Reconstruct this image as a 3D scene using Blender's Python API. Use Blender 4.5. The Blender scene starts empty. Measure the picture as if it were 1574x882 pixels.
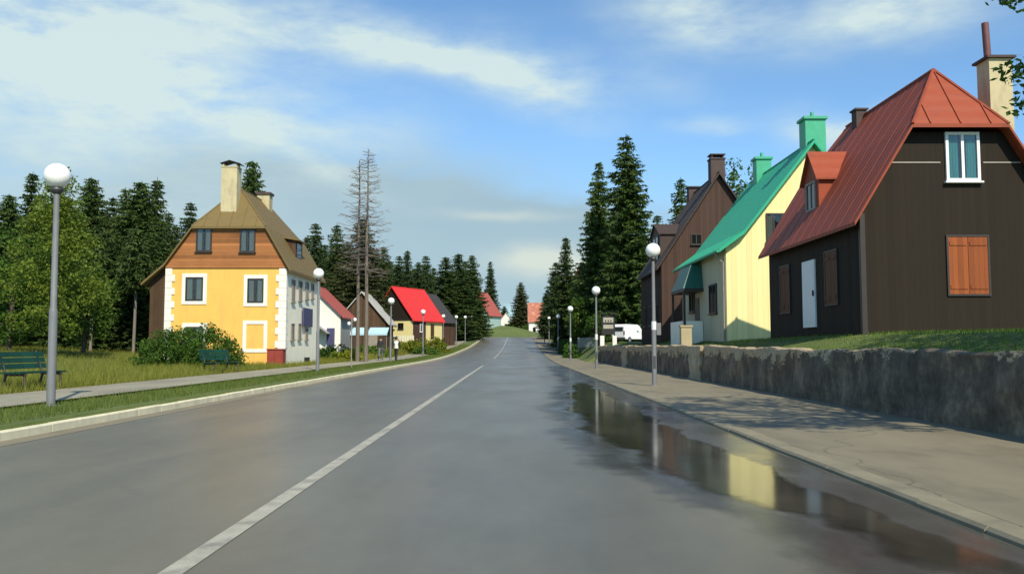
import bpy, math, random
import numpy as np
from mathutils import Vector, Matrix
random.seed(7); RNG = np.random.default_rng(7)
PI = math.pi; R = math.radians
scene = bpy.context.scene
col = scene.collection
EYE = 1.3; FOC = 1300.0; TH = math.atan(91 / 1300)

# ------------------------------------------------------------------ measuring
def at(px, py, Y):
    """world point at forward distance Y that a photo measurement corresponds to"""
    u = (px - 787) / FOC; v = (441 - py) / FOC
    dy = math.cos(TH) - v * math.sin(TH); dz = math.sin(TH) + v * math.cos(TH)
    k = Y / dy
    return Vector((u * k, Y, EYE + dz * k))

# ------------------------------------------------------------------ mesh helper
class MB:
    def __init__(self): self.v = []; self.f = []
    def add(self, vs, fs):
        b = len(self.v); self.v += [tuple(p) for p in vs]; self.f += [tuple(i + b for i in q) for q in fs]
    def box(self, x0, x1, y0, y1, z0, z1):
        if x0 > x1: x0, x1 = x1, x0
        if y0 > y1: y0, y1 = y1, y0
        if z0 > z1: z0, z1 = z1, z0
        self.add([(x0,y0,z0),(x1,y0,z0),(x1,y1,z0),(x0,y1,z0),(x0,y0,z1),(x1,y0,z1),(x1,y1,z1),(x0,y1,z1)],
                 [(0,3,2,1),(4,5,6,7),(0,1,5,4),(1,2,6,5),(2,3,7,6),(3,0,4,7)]); return self
    def prism_y(self, poly, y0, y1):            # poly: (x,z) counter-clockwise seen from the front
        n = len(poly)
        vs = [(x, y0, z) for x, z in poly] + [(x, y1, z) for x, z in poly]
        fs = [tuple(range(n)), tuple(range(2*n-1, n-1, -1))]
        for i in range(n):
            j = (i+1) % n; fs.append((j, i, n+i, n+j))
        self.add(vs, fs); return self
    def prism_x(self, poly, x0, x1):            # poly: (y,z)
        n = len(poly)
        vs = [(x0, y, z) for y, z in poly] + [(x1, y, z) for y, z in poly]
        fs = [tuple(range(n-1, -1, -1)), tuple(range(n, 2*n))]
        for i in range(n):
            j = (i+1) % n; fs.append((i, j, n+j, n+i))
        self.add(vs, fs); return self
    def tube(self, pts, rad, n=8, cap=True):
        pts = [Vector(p) for p in pts]
        if not hasattr(rad, '__len__'): rad = [rad] * len(pts)
        b = len(self.v)
        for i, p in enumerate(pts):
            d = (pts[min(i+1, len(pts)-1)] - pts[max(i-1, 0)]).normalized()
            a = Vector((1,0,0)) if abs(d.x) < .9 else Vector((0,1,0))
            s = d.cross(a).normalized(); t = d.cross(s)
            for k in range(n):
                an = 2*PI*k/n
                self.v.append(tuple(p + (s*math.cos(an) + t*math.sin(an)) * rad[i]))
        for i in range(len(pts)-1):
            for k in range(n):
                k2 = (k+1) % n
                self.f.append((b+i*n+k, b+i*n+k2, b+(i+1)*n+k2, b+(i+1)*n+k))
        if cap:
            self.f.append(tuple(b+k for k in range(n-1,-1,-1)))
            self.f.append(tuple(b+(len(pts)-1)*n+k for k in range(n)))
        return self
    def lathe(self, prof, n=20, c=(0,0)):        # prof: (r,z) bottom to top
        b = len(self.v)
        for r, z in prof:
            for k in range(n):
                an = 2*PI*k/n; self.v.append((c[0]+r*math.cos(an), c[1]+r*math.sin(an), z))
        for i in range(len(prof)-1):
            for k in range(n):
                k2 = (k+1) % n
                self.f.append((b+i*n+k, b+i*n+k2, b+(i+1)*n+k2, b+(i+1)*n+k))
        self.f.append(tuple(b+k for k in range(n-1,-1,-1)))
        self.f.append(tuple(b+(len(prof)-1)*n+k for k in range(n)))
        return self
    def shell(self, vs, fs, t):                  # faces pushed down by t with sides
        n = len(vs); b = len(self.v)
        self.v += [tuple(p) for p in vs] + [(p[0], p[1], p[2]-t) for p in vs]
        cnt = {}
        for q in fs:
            self.f.append(tuple(b+i for i in q)); self.f.append(tuple(b+n+i for i in reversed(q)))
            for i in range(len(q)):
                e = (q[i], q[(i+1) % len(q)]); cnt[e] = 1
        for (i, j) in cnt:
            if (j, i) not in cnt: self.f.append((b+j, b+i, b+n+i, b+n+j))
        return self
    def build(self, name, mat, parent=None, loc=None, smooth=None):
        me = bpy.data.meshes.new(name)
        me.from_pydata(self.v, [], self.f); me.update()
        if mat: me.materials.append(mat)
        if smooth is not None:
            me.polygons.foreach_set('use_smooth', [True]*len(me.polygons))
            if smooth < 180: me.set_sharp_from_angle(angle=R(smooth))
        o = bpy.data.objects.new(name, me); col.objects.link(o)
        if parent: o.parent = parent
        if loc: o.location = loc
        return o

def np_mesh(name, V, F, mat, parent=None, smooth=False):
    """V (n,3) array, F (m,k) array of equal-size faces"""
    V = np.asarray(V, dtype=np.float32); F = np.asarray(F, dtype=np.int32)
    me = bpy.data.meshes.new(name); m, k = F.shape
    me.vertices.add(len(V)); me.vertices.foreach_set('co', V.ravel())
    me.loops.add(m*k); me.loops.foreach_set('vertex_index', F.ravel())
    me.polygons.add(m); me.polygons.foreach_set('loop_start', np.arange(0, m*k, k, dtype=np.int32))
    me.polygons.foreach_set('loop_total', np.full(m, k, dtype=np.int32))
    if smooth: me.polygons.foreach_set('use_smooth', np.ones(m, dtype=bool))
    me.update(calc_edges=True); me.validate()
    if mat: me.materials.append(mat)
    o = bpy.data.objects.new(name, me); col.objects.link(o)
    if parent: o.parent = parent
    return o

def tag(o, label=None, cat=None, group=None, kind=None):
    if label: o['label'] = label
    if cat: o['category'] = cat
    if group: o['group'] = group
    if kind: o['kind'] = kind
    return o
def empty(name, loc, rz=0, label=None, cat=None, group=None):
    o = bpy.data.objects.new(name, None); col.objects.link(o)
    o.empty_display_size = .3; o.location = loc; o.rotation_euler = (0, 0, rz)
    return tag(o, label, cat, group)
def copy_tree(o, parent=None):
    c = o.copy(); col.objects.link(c)
    if parent: c.parent = parent
    for ch in list(o.children): copy_tree(ch, c)
    return c

# ------------------------------------------------------------------ materials
def nn(nt, t, **kw):
    n = nt.nodes.new(t)
    for k, v in kw.items():
        if hasattr(n, k) and k not in n.inputs: setattr(n, k, v)
        else: n.inputs[k].default_value = v
    return n
class NB:
    def __init__(self, nt): self.nt = nt
    def n(self, t, **kw): return nn(self.nt, t, **kw)
    def L(self, a, b): self.nt.links.new(a, b)
    def math(self, op, a, b=None, c=None, clamp=False):
        n = self.nt.nodes.new('ShaderNodeMath'); n.operation = op; n.use_clamp = clamp
        for i, x in enumerate((a, b, c)):
            if x is None: continue
            if isinstance(x, (int, float)): n.inputs[i].default_value = x
            else: self.L(x, n.inputs[i])
        return n.outputs[0]
    def ramp(self, fac, stops):
        n = self.nt.nodes.new('ShaderNodeValToRGB'); e = n.color_ramp.elements
        while len(e) < len(stops): e.new(.5)
        for el, (p, c) in zip(e, stops):
            el.position = p; el.color = (c[0], c[1], c[2], 1) if hasattr(c, '__len__') else (c, c, c, 1)
        self.L(fac, n.inputs[0]); return n.outputs[0]
    def noise(self, vec, scale, detail=4, rough=.55, dist=0):
        n = self.nt.nodes.new('ShaderNodeTexNoise')
        n.inputs['Scale'].default_value = scale; n.inputs['Detail'].default_value = detail
        n.inputs['Roughness'].default_value = rough; n.inputs['Distortion'].default_value = dist
        if vec is not None: self.L(vec, n.inputs['Vector'])
        return n.outputs['Fac']
    def mixc(self, fac, a, b, mode='MIX'):
        n = self.nt.nodes.new('ShaderNodeMix'); n.data_type = 'RGBA'; n.blend_type = mode
        for i, x in ((0, fac), (6, a), (7, b)):
            if isinstance(x, (int, float)): n.inputs[i].default_value = x
            elif hasattr(x, '__len__'): n.inputs[i].default_value = (x[0], x[1], x[2], 1)
            else: self.L(x, n.inputs[i])
        return n.outputs[2]
    def scaled(self, vec, s):
        n = self.nt.nodes.new('ShaderNodeMapping'); n.inputs['Scale'].default_value = s
        self.L(vec, n.inputs['Vector']); return n.outputs[0]
    def bump(self, h, strength, dist=.02):
        n = self.nt.nodes.new('ShaderNodeBump'); n.inputs['Strength'].default_value = strength
        n.inputs['Distance'].default_value = dist; self.L(h, n.inputs['Height']); return n.outputs[0]
def new_mat(name):
    m = bpy.data.materials.new(name); m.use_nodes = True
    nt = m.node_tree; b = nt.nodes['Principled BSDF']; k = NB(nt)
    tc = nt.nodes.new('ShaderNodeTexCoord'); return m, k, b, tc.outputs['Object']
def c3(c): return (c[0], c[1], c[2], 1)

def plain(name, c, rough=.6, var=.15, scale=3, bump=.1, metal=0, stain=None, spec=.5, stretch=(1,1,1)):
    m, k, b, oc = new_mat(name)
    v = k.scaled(oc, stretch)
    n1 = k.noise(v, scale, 6); n2 = k.noise(v, scale*9, 4)
    s = k.math('ADD', k.math('MULTIPLY', n1, .7), k.math('MULTIPLY', n2, .3))
    lo = [x*(1-var) for x in c]; hi = [min(1, x*(1+var)) for x in c]
    cc = k.ramp(s, [(.3, lo), (.7, hi)])
    if stain:
        sm = k.ramp(k.noise(k.scaled(oc, (1.6,1.6,.35)), 1.7, 7, .65), [(.5, 0), (.72, 1)])
        cc = k.mixc(k.math('MULTIPLY', sm, stain[1]), cc, stain[0])
    k.L(cc, b.inputs['Base Color'])
    b.inputs['Roughness'].default_value = rough; b.inputs['Metallic'].default_value = metal
    b.inputs['Specular IOR Level'].default_value = spec
    if bump: k.L(k.bump(s, bump), b.inputs['Normal'])
    return m
def planks(name, c, axis='x', width=.16, var=.35, rough=.7, grain=True, seam=.5):
    m, k, b, oc = new_mat(name)
    sep = k.n('ShaderNodeSeparateXYZ'); k.L(oc, sep.inputs[0])
    if axis == 'xy': a = k.math('ADD', sep.outputs[0], sep.outputs[1])
    else: a = sep.outputs['xyz'.index(axis)]
    q = k.math('DIVIDE', a, width); fl = k.math('FLOOR', q); fr = k.math('FRACT', q)
    wn = k.n('ShaderNodeTexWhiteNoise', noise_dimensions='1D'); k.L(fl, wn.inputs['W'])
    st = {'x': (14,14,1.2), 'y': (14,14,1.2), 'xy': (14,14,1.2), 'z': (1.2,1.2,22)}[axis]
    g = k.noise(k.scaled(oc, st), 1.2, 6, .6)
    w = k.noise(oc, .9, 5, .6)
    s = k.math('ADD', k.math('ADD', k.math('MULTIPLY', wn.outputs['Value'], .4), k.math('MULTIPLY', g, .35)), k.math('MULTIPLY', w, .35))
    cc = k.ramp(s, [(.25, [x*(1-var) for x in c]), (.55, c), (.85, [min(1, x*(1+var)) for x in c])])
    gap = k.math('LESS_THAN', fr, .06)
    cc = k.mixc(k.math('MULTIPLY', gap, seam), cc, [x*.3 for x in c])
    k.L(cc, b.inputs['Base Color']); b.inputs['Roughness'].default_value = rough; b.inputs['Specular IOR Level'].default_value = .18
    h = k.math('SUBTRACT', k.math('MULTIPLY', g, .4), k.math('MULTIPLY', gap, 1.0))
    k.L(k.bump(h, .5, .015), b.inputs['Normal'])
    return m
def sheet_metal(name, c, rust, amount, axis, width, rough=.45, var=.12, amp=.35):
    """painted roofing: standing ribs across axis, faded and rusty in blotches and streaks"""
    m, k, b, oc = new_mat(name)
    sep = k.n('ShaderNodeSeparateXYZ'); k.L(oc, sep.inputs[0])
    a = sep.outputs['xyz'.index(axis)]
    st = (8, 8, .9) if axis == 'x' else (.9, 8, .9)
    streak = k.noise(k.scaled(oc, (1, 9, .8)), 1.4, 6, .65)
    blot = k.noise(oc, 1.1, 6, .6)
    s = k.math('ADD', k.math('MULTIPLY', streak, .5), k.math('MULTIPLY', blot, .5))
    cc = k.ramp(s, [(.3, [x*(1-var) for x in c]), (.7, [min(1, x*(1+var)) for x in c])])
    rm = k.ramp(k.math('ADD', k.math('MULTIPLY', streak, .6), k.math('MULTIPLY', blot, .4)), [(.5, 0), (.64, 1)])
    cc = k.mixc(k.math('MULTIPLY', rm, amount), cc, rust)
    k.L(cc, b.inputs['Base Color']); b.inputs['Roughness'].default_value = rough; b.inputs['Specular IOR Level'].default_value = .25
    w = k.math('SINE', k.math('MULTIPLY', a, 2*PI/width))
    k.L(k.bump(w, amp, .02), b.inputs['Normal'])
    return m
def foliage(name, dark, light, trans=.25, cl=.5):
    m, k, b, oc = new_mat(name)
    ge = k.n('ShaderNodeNewGeometry'); oi = k.n('ShaderNodeObjectInfo')
    s = k.math('ADD', k.math('MULTIPLY', ge.outputs['Random Per Island'], .45),
               k.math('ADD', k.math('MULTIPLY', k.noise(oc, cl, 3), .4), k.math('MULTIPLY', oi.outputs['Random'], .25)))
    cc = k.ramp(s, [(.2, dark), (.8, light)])
    k.L(cc, b.inputs['Base Color']); b.inputs['Roughness'].default_value = .55
    b.inputs['Specular IOR Level'].default_value = .15
    tr = k.n('ShaderNodeBsdfTranslucent'); k.L(cc, tr.inputs['Color'])
    mx = k.n('ShaderNodeMixShader'); mx.inputs[0].default_value = trans
    k.L(b.outputs[0], mx.inputs[1]); k.L(tr.outputs[0], mx.inputs[2])
    k.L(mx.outputs[0], m.node_tree.nodes['Material Output'].inputs['Surface'])
    return m

M = {}
M['yellow'] = plain('yellow_stucco', (.78,.44,.095), .85, .06, 2, .12, stain=((.58,.33,.11), .6))
M['white_stucco'] = plain('white_stucco', (.74,.72,.64), .85, .06, 3, .12, stain=((.45,.42,.34), .35))
M['cream_side'] = plain('cream_stucco', (.86,.83,.68), .85, .06, 2, .12, stain=((.46,.42,.33), .3))
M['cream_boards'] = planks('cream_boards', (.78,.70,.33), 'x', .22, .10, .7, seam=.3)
M['cream_boards_shaded'] = planks('cream_boards_shaded', (.48,.44,.30), 'y', .22, .07, .7, seam=.3)  # same cream boards, with the shade of the road-facing side put into the colour
M['orange_wood'] = planks('orange_wood', (.32,.13,.045), 'z', .17, .55, .65)
M['old_wood'] = planks('old_brown_wood', (.085,.05,.028), 'xy', .16, .4, .75)
M['dark_wood'] = planks('dark_brown_wood', (.022,.016,.010), 'xy', .17, .14, .75, seam=.2)
M['dark_wood_side'] = planks('blackened_wood', (.022,.015,.010), 'y', .17, .35, .75)
M['maroon_wood'] = planks('maroon_wood', (.068,.040,.030), 'x', .18, .2, .8)
M['shutter'] = planks('shutter_wood', (.27,.075,.022), 'x', .14, .25, .5)
M['shutter_shaded'] = planks('shaded_shutter_wood', (.11,.045,.022), 'y', .14, .25, .6)  # shutter wood darkened to carry the shade of the road-facing wall
M['brown_roof'] = sheet_metal('brown_roof', (.165,.118,.042), (.11,.08,.04), .6, 'y', .6, .6, .15)
M['red_roof'] = sheet_metal('red_painted_roof', (.29,.060,.026), (.17,.044,.026), .7, 'y', .28, .6, .18)
M['bright_red_roof'] = sheet_metal('bright_red_roof', (.62,.035,.028), (.5,.03,.03), .4, 'y', .4, .45, .08)
M['green_roof'] = sheet_metal('green_roof', (.030,.36,.20), (.025,.27,.16), .5, 'y', .3, .45, .1, .25)
M['green_paint'] = plain('green_paint', (.03,.34,.18), .5, .12, 3, .05)
M['awning_green'] = plain('awning_green', (.012,.11,.075), .5, .15, 3, .05)
M['maroon_roof'] = sheet_metal('maroon_roof', (.060,.042,.034), (.045,.034,.03), .6, 'y', .4, .7, .2)
M['tile_roof'] = sheet_metal('tile_roof', (.36,.12,.075), (.55,.33,.22), .75, 'x', .35, .7, .2, .6)
M['dull_red_roof'] = sheet_metal('dull_red_roof', (.34,.085,.06), (.24,.07,.055), .6, 'y', .4, .55, .15)
M['grey_roof'] = sheet_metal('grey_roof', (.050,.046,.042), (.035,.034,.032), .5, 'y', .4, .6, .15)
M['pale_roof'] = sheet_metal('pale_sheet_roof', (.5,.48,.42), (.2,.16,.12), .85, 'y', .5, .5, .2)
M['teal_wall'] = plain('pale_teal_plaster', (.32,.43,.40), .85, .06, 2, .1)
M['bright_cream'] = plain('bright_cream_plaster', (.72,.62,.28), .85, .06, 2, .1)
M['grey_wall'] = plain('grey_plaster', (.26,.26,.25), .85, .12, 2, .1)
M['chimney_cream'] = plain('chimney_plaster', (.50,.43,.25), .85, .12, 2, .15, stain=((.2,.17,.12), .6))
M['chimney_dark'] = plain('chimney_brick_dark', (.07,.045,.04), .85, .2, 4, .2)
M['pipe'] = plain('rusty_pipe', (.14,.05,.045), .6, .2, 4, .1)
M['black_metal'] = plain('black_metal', (.02,.02,.022), .5, .2, 4, .05)
M['white_paint'] = plain('white_paint', (.78,.78,.75), .45, .05, 4, .03)
M['dark_frame'] = plain('dark_frame', (.03,.022,.018), .5, .2, 5, .05)
M['grey_frame'] = plain('grey_frame', (.26,.23,.19), .6, .15, 5, .05)
M['inside'] = plain('dark_interior', (.012,.012,.013), .9, .2, 2, 0)
M['curtain'] = plain('pale_curtain', (.25,.24,.215), .9, .25, 2, .3, stretch=(12,12,.6))
M['curtain_teal'] = plain('teal_curtain', (.10,.36,.33), .9, .25, 2, .4, stretch=(9,9,.4))
M['kerb_dull'] = plain('dull_kerb_concrete', (.21,.19,.125), .8, .2, 1.5, .25, stain=((.13,.11,.08), .6))
M['concrete'] = plain('pale_concrete', (.36,.33,.26), .85, .16, 1.2, .2, stain=((.2,.18,.14), .5))
M['kerb'] = plain('kerb_concrete', (.66,.62,.44), .8, .15, 2.0, .2, stain=((.27,.24,.18), .5))
M['lamp_metal'] = plain('lamp_grey_paint', (.17,.175,.18), .5, .12, 4, .05, stain=((.1,.07,.05), .3))
M['lamp_dark'] = plain('lamp_collar', (.05,.05,.05), .5, .15, 4, .05)
M['sticker'] = plain('paper_notice', (.68,.68,.66), .7, .08, 8, 0)
M['bench_green'] = planks('bench_green', (.010,.055,.038), 'y', .5, .3, .5)
M['bench_leg'] = plain('bench_legs', (.06,.045,.03), .7, .3, 4, .1)
M['red_box'] = plain('red_box_paint', (.26,.04,.025), .5, .2, 3, .05)
M['sign_blue'] = plain('sign_purple', (.055,.055,.13), .5, .15, 3, .02)
M['sign_black'] = plain('sign_black', (.016,.014,.012), .5, .2, 3, .02)
M['sign_panel'] = plain('sign_panel', (.34,.32,.26), .6, .1, 5, .02)
M['bark'] = plain('spruce_bark', (.075,.055,.04), .9, .35, 3, .6, stretch=(4,4,.6))
M['dead_bark'] = plain('bare_grey_bark', (.15,.125,.098), .9, .3, 3, .5, stretch=(4,4,.6))
M['grey_bark'] = plain('pale_trunk_bark', (.17,.15,.12), .9, .3, 3, .5, stretch=(4,4,.6))
M['birch_bark'] = plain('birch_bark', (.50,.48,.43), .8, .3, 2, .3, stain=((.04,.04,.04), .9), stretch=(1,1,5))
M['spruce'] = foliage('spruce_needles', (.020,.040,.011), (.080,.120,.030), .22, .35)
M['spruce_far'] = foliage('spruce_needles_blue', (.021,.042,.015), (.070,.108,.036), .22, .3)
M['spruce_green'] = foliage('spruce_needles_green', (.019,.044,.010), (.088,.135,.030), .22, .35)  # needles slightly greener than the plain spruce ones
M['conifer_olive'] = foliage('olive_needles', (.026,.036,.012), (.085,.092,.030), .15, .35)
M['leaf'] = foliage('fresh_leaves', (.030,.080,.010), (.11,.19,.028), .35, .6)
M['leaf_birch'] = foliage('birch_leaves', (.060,.105,.012), (.19,.25,.035), .45, .6)
M['leaf_dark'] = foliage('dark_leaves', (.020,.062,.008), (.075,.150,.022), .3, .6)
M['leaf_yellow'] = foliage('yellow_green_leaves', (.075,.105,.008), (.24,.27,.020), .3, .6)
M['grass_verge'] = foliage('verge_grass', (.050,.090,.014), (.15,.19,.040), .3, .4)
M['grass_field'] = foliage('meadow_grass', (.100,.135,.012), (.26,.25,.050), .3, .25)
M['grass_lawn'] = foliage('lawn_grass', (.055,.120,.012), (.15,.23,.030), .3, .4)
M['skin'] = plain('skin', (.45,.26,.18), .6, .08, 5, 0)
M['hair'] = plain('dark_hair', (.02,.015,.012), .6, .2, 5, 0)
M['jacket'] = plain('black_jacket', (.018,.018,.022), .8, .2, 5, .1)
M['shirt'] = plain('white_shirt', (.7,.7,.68), .8, .06, 5, .1)
M['jeans'] = plain('grey_blue_jeans', (.11,.12,.15), .8, .2, 5, .1)
M['trousers'] = plain('black_trousers', (.015,.015,.017), .8, .2, 5, .1)
M['van_white'] = plain('white_car_paint', (.75,.75,.74), .3, .03, 3, 0)
M['tyre'] = plain('tyre_rubber', (.015,.015,.015), .8, .2, 5, 0)
M['steel'] = plain('wheel_steel', (.3,.3,.31), .4, .1, 4, 0, metal=.6)
M['fence'] = plain('grey_green_fence', (.24,.28,.25), .7, .15, 4, .05)
M['fence_dark'] = plain('weathered_fence', (.10,.085,.06), .8, .25, 4, .1)
M['fence_white'] = plain('white_fence', (.62,.60,.5), .7, .1, 4, .05)
M['canopy_blue'] = plain('pale_blue_canopy', (.40,.58,.66), .6, .12, 2, .05)
M['line_paint'] = plain('road_paint', (.36,.345,.27), .6, .25, 5, .1, stain=((.12,.12,.10), .8))
M['soil'] = plain('soil', (.10,.075,.045), .95, .3, 2, .4)

def glass_mat():
    m, k, b, oc = new_mat('window_glass')
    nt = m.node_tree
    g = k.n('ShaderNodeBsdfGlossy'); g.inputs['Roughness'].default_value = .03
    t = k.n('ShaderNodeBsdfTransparent'); t.inputs['Color'].default_value = (.75,.8,.8,1)
    lw = k.n('ShaderNodeLayerWeight'); lw.inputs[0].default_value = .35
    f = k.math('ADD', k.math('MULTIPLY', lw.outputs['Facing'], .3), .03)
    mx = k.n('ShaderNodeMixShader'); k.L(f, mx.inputs[0]); k.L(t.outputs[0], mx.inputs[1]); k.L(g.outputs[0], mx.inputs[2])
    k.L(k.bump(k.noise(oc, 1.3, 2), .05, .02), g.inputs['Normal'])
    k.L(mx.outputs[0], nt.nodes['Material Output'].inputs['Surface']); return m
M['glass'] = glass_mat()
def globe_mat():
    m, k, b, oc = new_mat('opal_globe')
    b.inputs['Base Color'].default_value = (.86,.86,.83,1); b.inputs['Roughness'].default_value = .25
    b.inputs['Subsurface Weight'].default_value = .35; b.inputs['Subsurface Radius'].default_value = (.2,.2,.2)
    return m
M['globe'] = globe_mat()
def asphalt_mat():
    m, k, b, oc = new_mat('wet_asphalt')
    fine = k.noise(oc, 55, 3, .7); mid = k.noise(k.scaled(oc, (1,.45,1)), .8, 6, .6); big = k.noise(k.scaled(oc, (1,.18,1)), .35, 4, .5)
    tracks = k.noise(k.scaled(oc, (1.1,.02,1)), 1.0, 3, .5)
    s = k.math('ADD', k.math('MULTIPLY', mid, .4), k.math('ADD', k.math('MULTIPLY', big, .3), k.math('MULTIPLY', tracks, .3)))
    base = k.ramp(s, [(.32, (.078,.073,.049)), (.5, (.116,.107,.070)), (.68, (.165,.15,.098))])
    base = k.mixc(k.math('MULTIPLY', k.ramp(fine, [(.35, 0), (.75, 1)]), .35), base, (.16,.155,.14))
    sm = k.ramp(k.noise(k.scaled(oc, (1.3,.28,1)), 1.6, 6, .6), [(.60, 0), (.70, 1)])
    base = k.mixc(k.math('MULTIPLY', sm, .18), base, (.045,.044,.038))
    mo = k.ramp(k.noise(k.scaled(oc, (1,.6,1)), 5.5, 5, .7), [(.3, .94), (.7, 1.06)])
    base = k.mixc(1.0, base, mo, 'MULTIPLY')
    # tar-sealed cracks
    vo = k.n('ShaderNodeTexVoronoi', feature='DISTANCE_TO_EDGE'); vo.inputs['Scale'].default_value = .22
    wv = k.n('ShaderNodeVectorMath', operation='ADD')
    nz = k.n('ShaderNodeTexNoise'); nz.inputs['Scale'].default_value = .9; nz.inputs['Detail'].default_value = 5
    k.L(oc, nz.inputs['Vector'])
    k.L(oc, wv.inputs[0]); k.L(nz.outputs['Color'], wv.inputs[1]); k.L(wv.outputs[0], vo.inputs['Vector'])
    cr = k.math('LESS_THAN', vo.outputs['Distance'], .0045)
    crm = k.math('MULTIPLY', cr, k.ramp(k.noise(oc, .3, 2), [(.5, 0), (.6, 1)]))
    base = k.mixc(k.math('MULTIPLY', crm, .12), base, (.03,.03,.03))
    k.L(base, b.inputs['Base Color'])
    wet = k.noise(k.scaled(oc, (1,.35,1)), .45, 5, .55)
    rough = k.ramp(k.math('ADD', k.math('MULTIPLY', wet, .75), k.math('MULTIPLY', fine, .25)), [(.3, .27), (.5, .36), (.7, .50)])
    k.L(rough, b.inputs['Roughness']); b.inputs['Specular IOR Level'].default_value = .38
    k.L(k.bump(fine, .28, .008), b.inputs['Normal'])
    return m
M['asphalt'] = asphalt_mat()
def puddle_mat():
    m, k, b, oc = new_mat('puddle_water')
    n = k.noise(k.scaled(oc, (1,.6,1)), 1.1, 4, .5)
    k.L(k.ramp(n, [(.35, (.030,.029,.022)), (.65, (.062,.058,.044))]), b.inputs['Base Color'])
    b.inputs['Roughness'].default_value = .10; b.inputs['IOR'].default_value = 1.4
    b.inputs['Specular IOR Level'].default_value = .75
    k.L(k.bump(k.noise(oc, 2.2, 2), .012, .05), b.inputs['Normal'])
    return m
M['puddle'] = puddle_mat()
def damp_mat():
    m, k, b, oc = new_mat('damp_asphalt')
    fine = k.noise(oc, 55, 3, .7); n = k.noise(k.scaled(oc, (1,.5,1)), 1.3, 5)
    k.L(k.ramp(n, [(.3, (.05,.049,.042)), (.7, (.085,.082,.068))]), b.inputs['Base Color'])
    k.L(k.ramp(n, [(.3, .16), (.7, .3)]), b.inputs['Roughness']); b.inputs['Specular IOR Level'].default_value = .65
    k.L(k.bump(fine, .1, .005), b.inputs['Normal']); return m
M['damp'] = damp_mat()
def shore(m, k, b, oc, lo, hi, amp):
    """water thins out to the bare road along its uneven shore"""
    nt = m.node_tree; at_ = nt.nodes.new('ShaderNodeAttribute'); at_.attribute_name = 'wet'
    n = k.noise(k.scaled(oc, (1,.6,1)), 3.0, 6, .65)
    f = k.math('ADD', at_.outputs['Fac'], k.math('MULTIPLY', k.math('SUBTRACT', n, .5), amp))
    f = k.ramp(f, [(lo, 0), (hi, 1)])
    t = nt.nodes.new('ShaderNodeBsdfTransparent'); mx = nt.nodes.new('ShaderNodeMixShader')
    k.L(f, mx.inputs[0]); k.L(t.outputs[0], mx.inputs[1]); k.L(b.outputs[0], mx.inputs[2])
    k.L(mx.outputs[0], nt.nodes['Material Output'].inputs['Surface'])
for _n, _a in (('puddle', (.26,.72,.85)), ('damp', (.1,.8,.8))):
    _m = M[_n]; _nt = _m.node_tree
    shore(_m, NB(_nt), _nt.nodes['Principled BSDF'], [q for q in _nt.nodes if q.type == 'TEX_COORD'][0].outputs['Object'], *_a)
def sidewalk_mat(name, c):
    m, k, b, oc = new_mat(name)
    fine = k.noise(oc, 40, 3, .7); big = k.noise(k.scaled(oc, (1,.4,1)), .7, 6, .65)
    s = k.math('ADD', k.math('MULTIPLY', big, .75), k.math('MULTIPLY', fine, .25))
    cc = k.ramp(s, [(.3, [x*.72 for x in c]), (.5, c), (.7, [x*1.18 for x in c])])
    dm = k.ramp(k.noise(k.scaled(oc, (.8,.5,1)), 1.1, 5, .6), [(.56, 0), (.66, 1)])
    cc = k.mixc(k.math('MULTIPLY', dm, .35), cc, [x*.45 for x in c])
    vo = k.n('ShaderNodeTexVoronoi', feature='DISTANCE_TO_EDGE'); vo.inputs['Scale'].default_value = .26
    wv = k.n('ShaderNodeVectorMath', operation='ADD'); nz = k.n('ShaderNodeTexNoise'); nz.inputs['Scale'].default_value = .7; nz.inputs['Detail'].default_value = 5
    k.L(oc, nz.inputs['Vector']); k.L(k.scaled(oc, (1,.45,1)), wv.inputs[0]); k.L(nz.outputs['Color'], wv.inputs[1]); k.L(wv.outputs[0], vo.inputs['Vector'])
    cr = k.math('MULTIPLY', k.math('LESS_THAN', vo.outputs['Distance'], .0035), k.ramp(k.noise(oc, .4, 2), [(.45, 0), (.55, 1)]))
    cc = k.mixc(k.math('MULTIPLY', cr, .4), cc, [x*.25 for x in c])
    k.L(cc, b.inputs['Base Color']); b.inputs['Roughness'].default_value = .75
    k.L(k.bump(s, .25, .01), b.inputs['Normal']); return m
M['sidewalk'] = sidewalk_mat('sidewalk_concrete', (.195,.172,.112))
M['path'] = sidewalk_mat('path_asphalt', (.27,.25,.175))
def ground_mat():
    m, k, b, oc = new_mat('grassy_ground')
    a = k.noise(oc, .12, 5, .6); f = k.noise(oc, 3.5, 6, .7); g = k.noise(oc, .7, 5, .6)
    s = k.math('ADD', k.math('MULTIPLY', a, .4), k.math('ADD', k.math('MULTIPLY', f, .35), k.math('MULTIPLY', g, .25)))
    cc = k.ramp(s, [(.3, (.045,.075,.013)), (.48, (.085,.120,.022)), (.62, (.13,.15,.034)), (.8, (.17,.15,.055))])
    k.L(cc, b.inputs['Base Color']); b.inputs['Roughness'].default_value = .95
    k.L(k.bump(f, .8, .08), b.inputs['Normal']); return m
M['ground'] = ground_mat()
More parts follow.
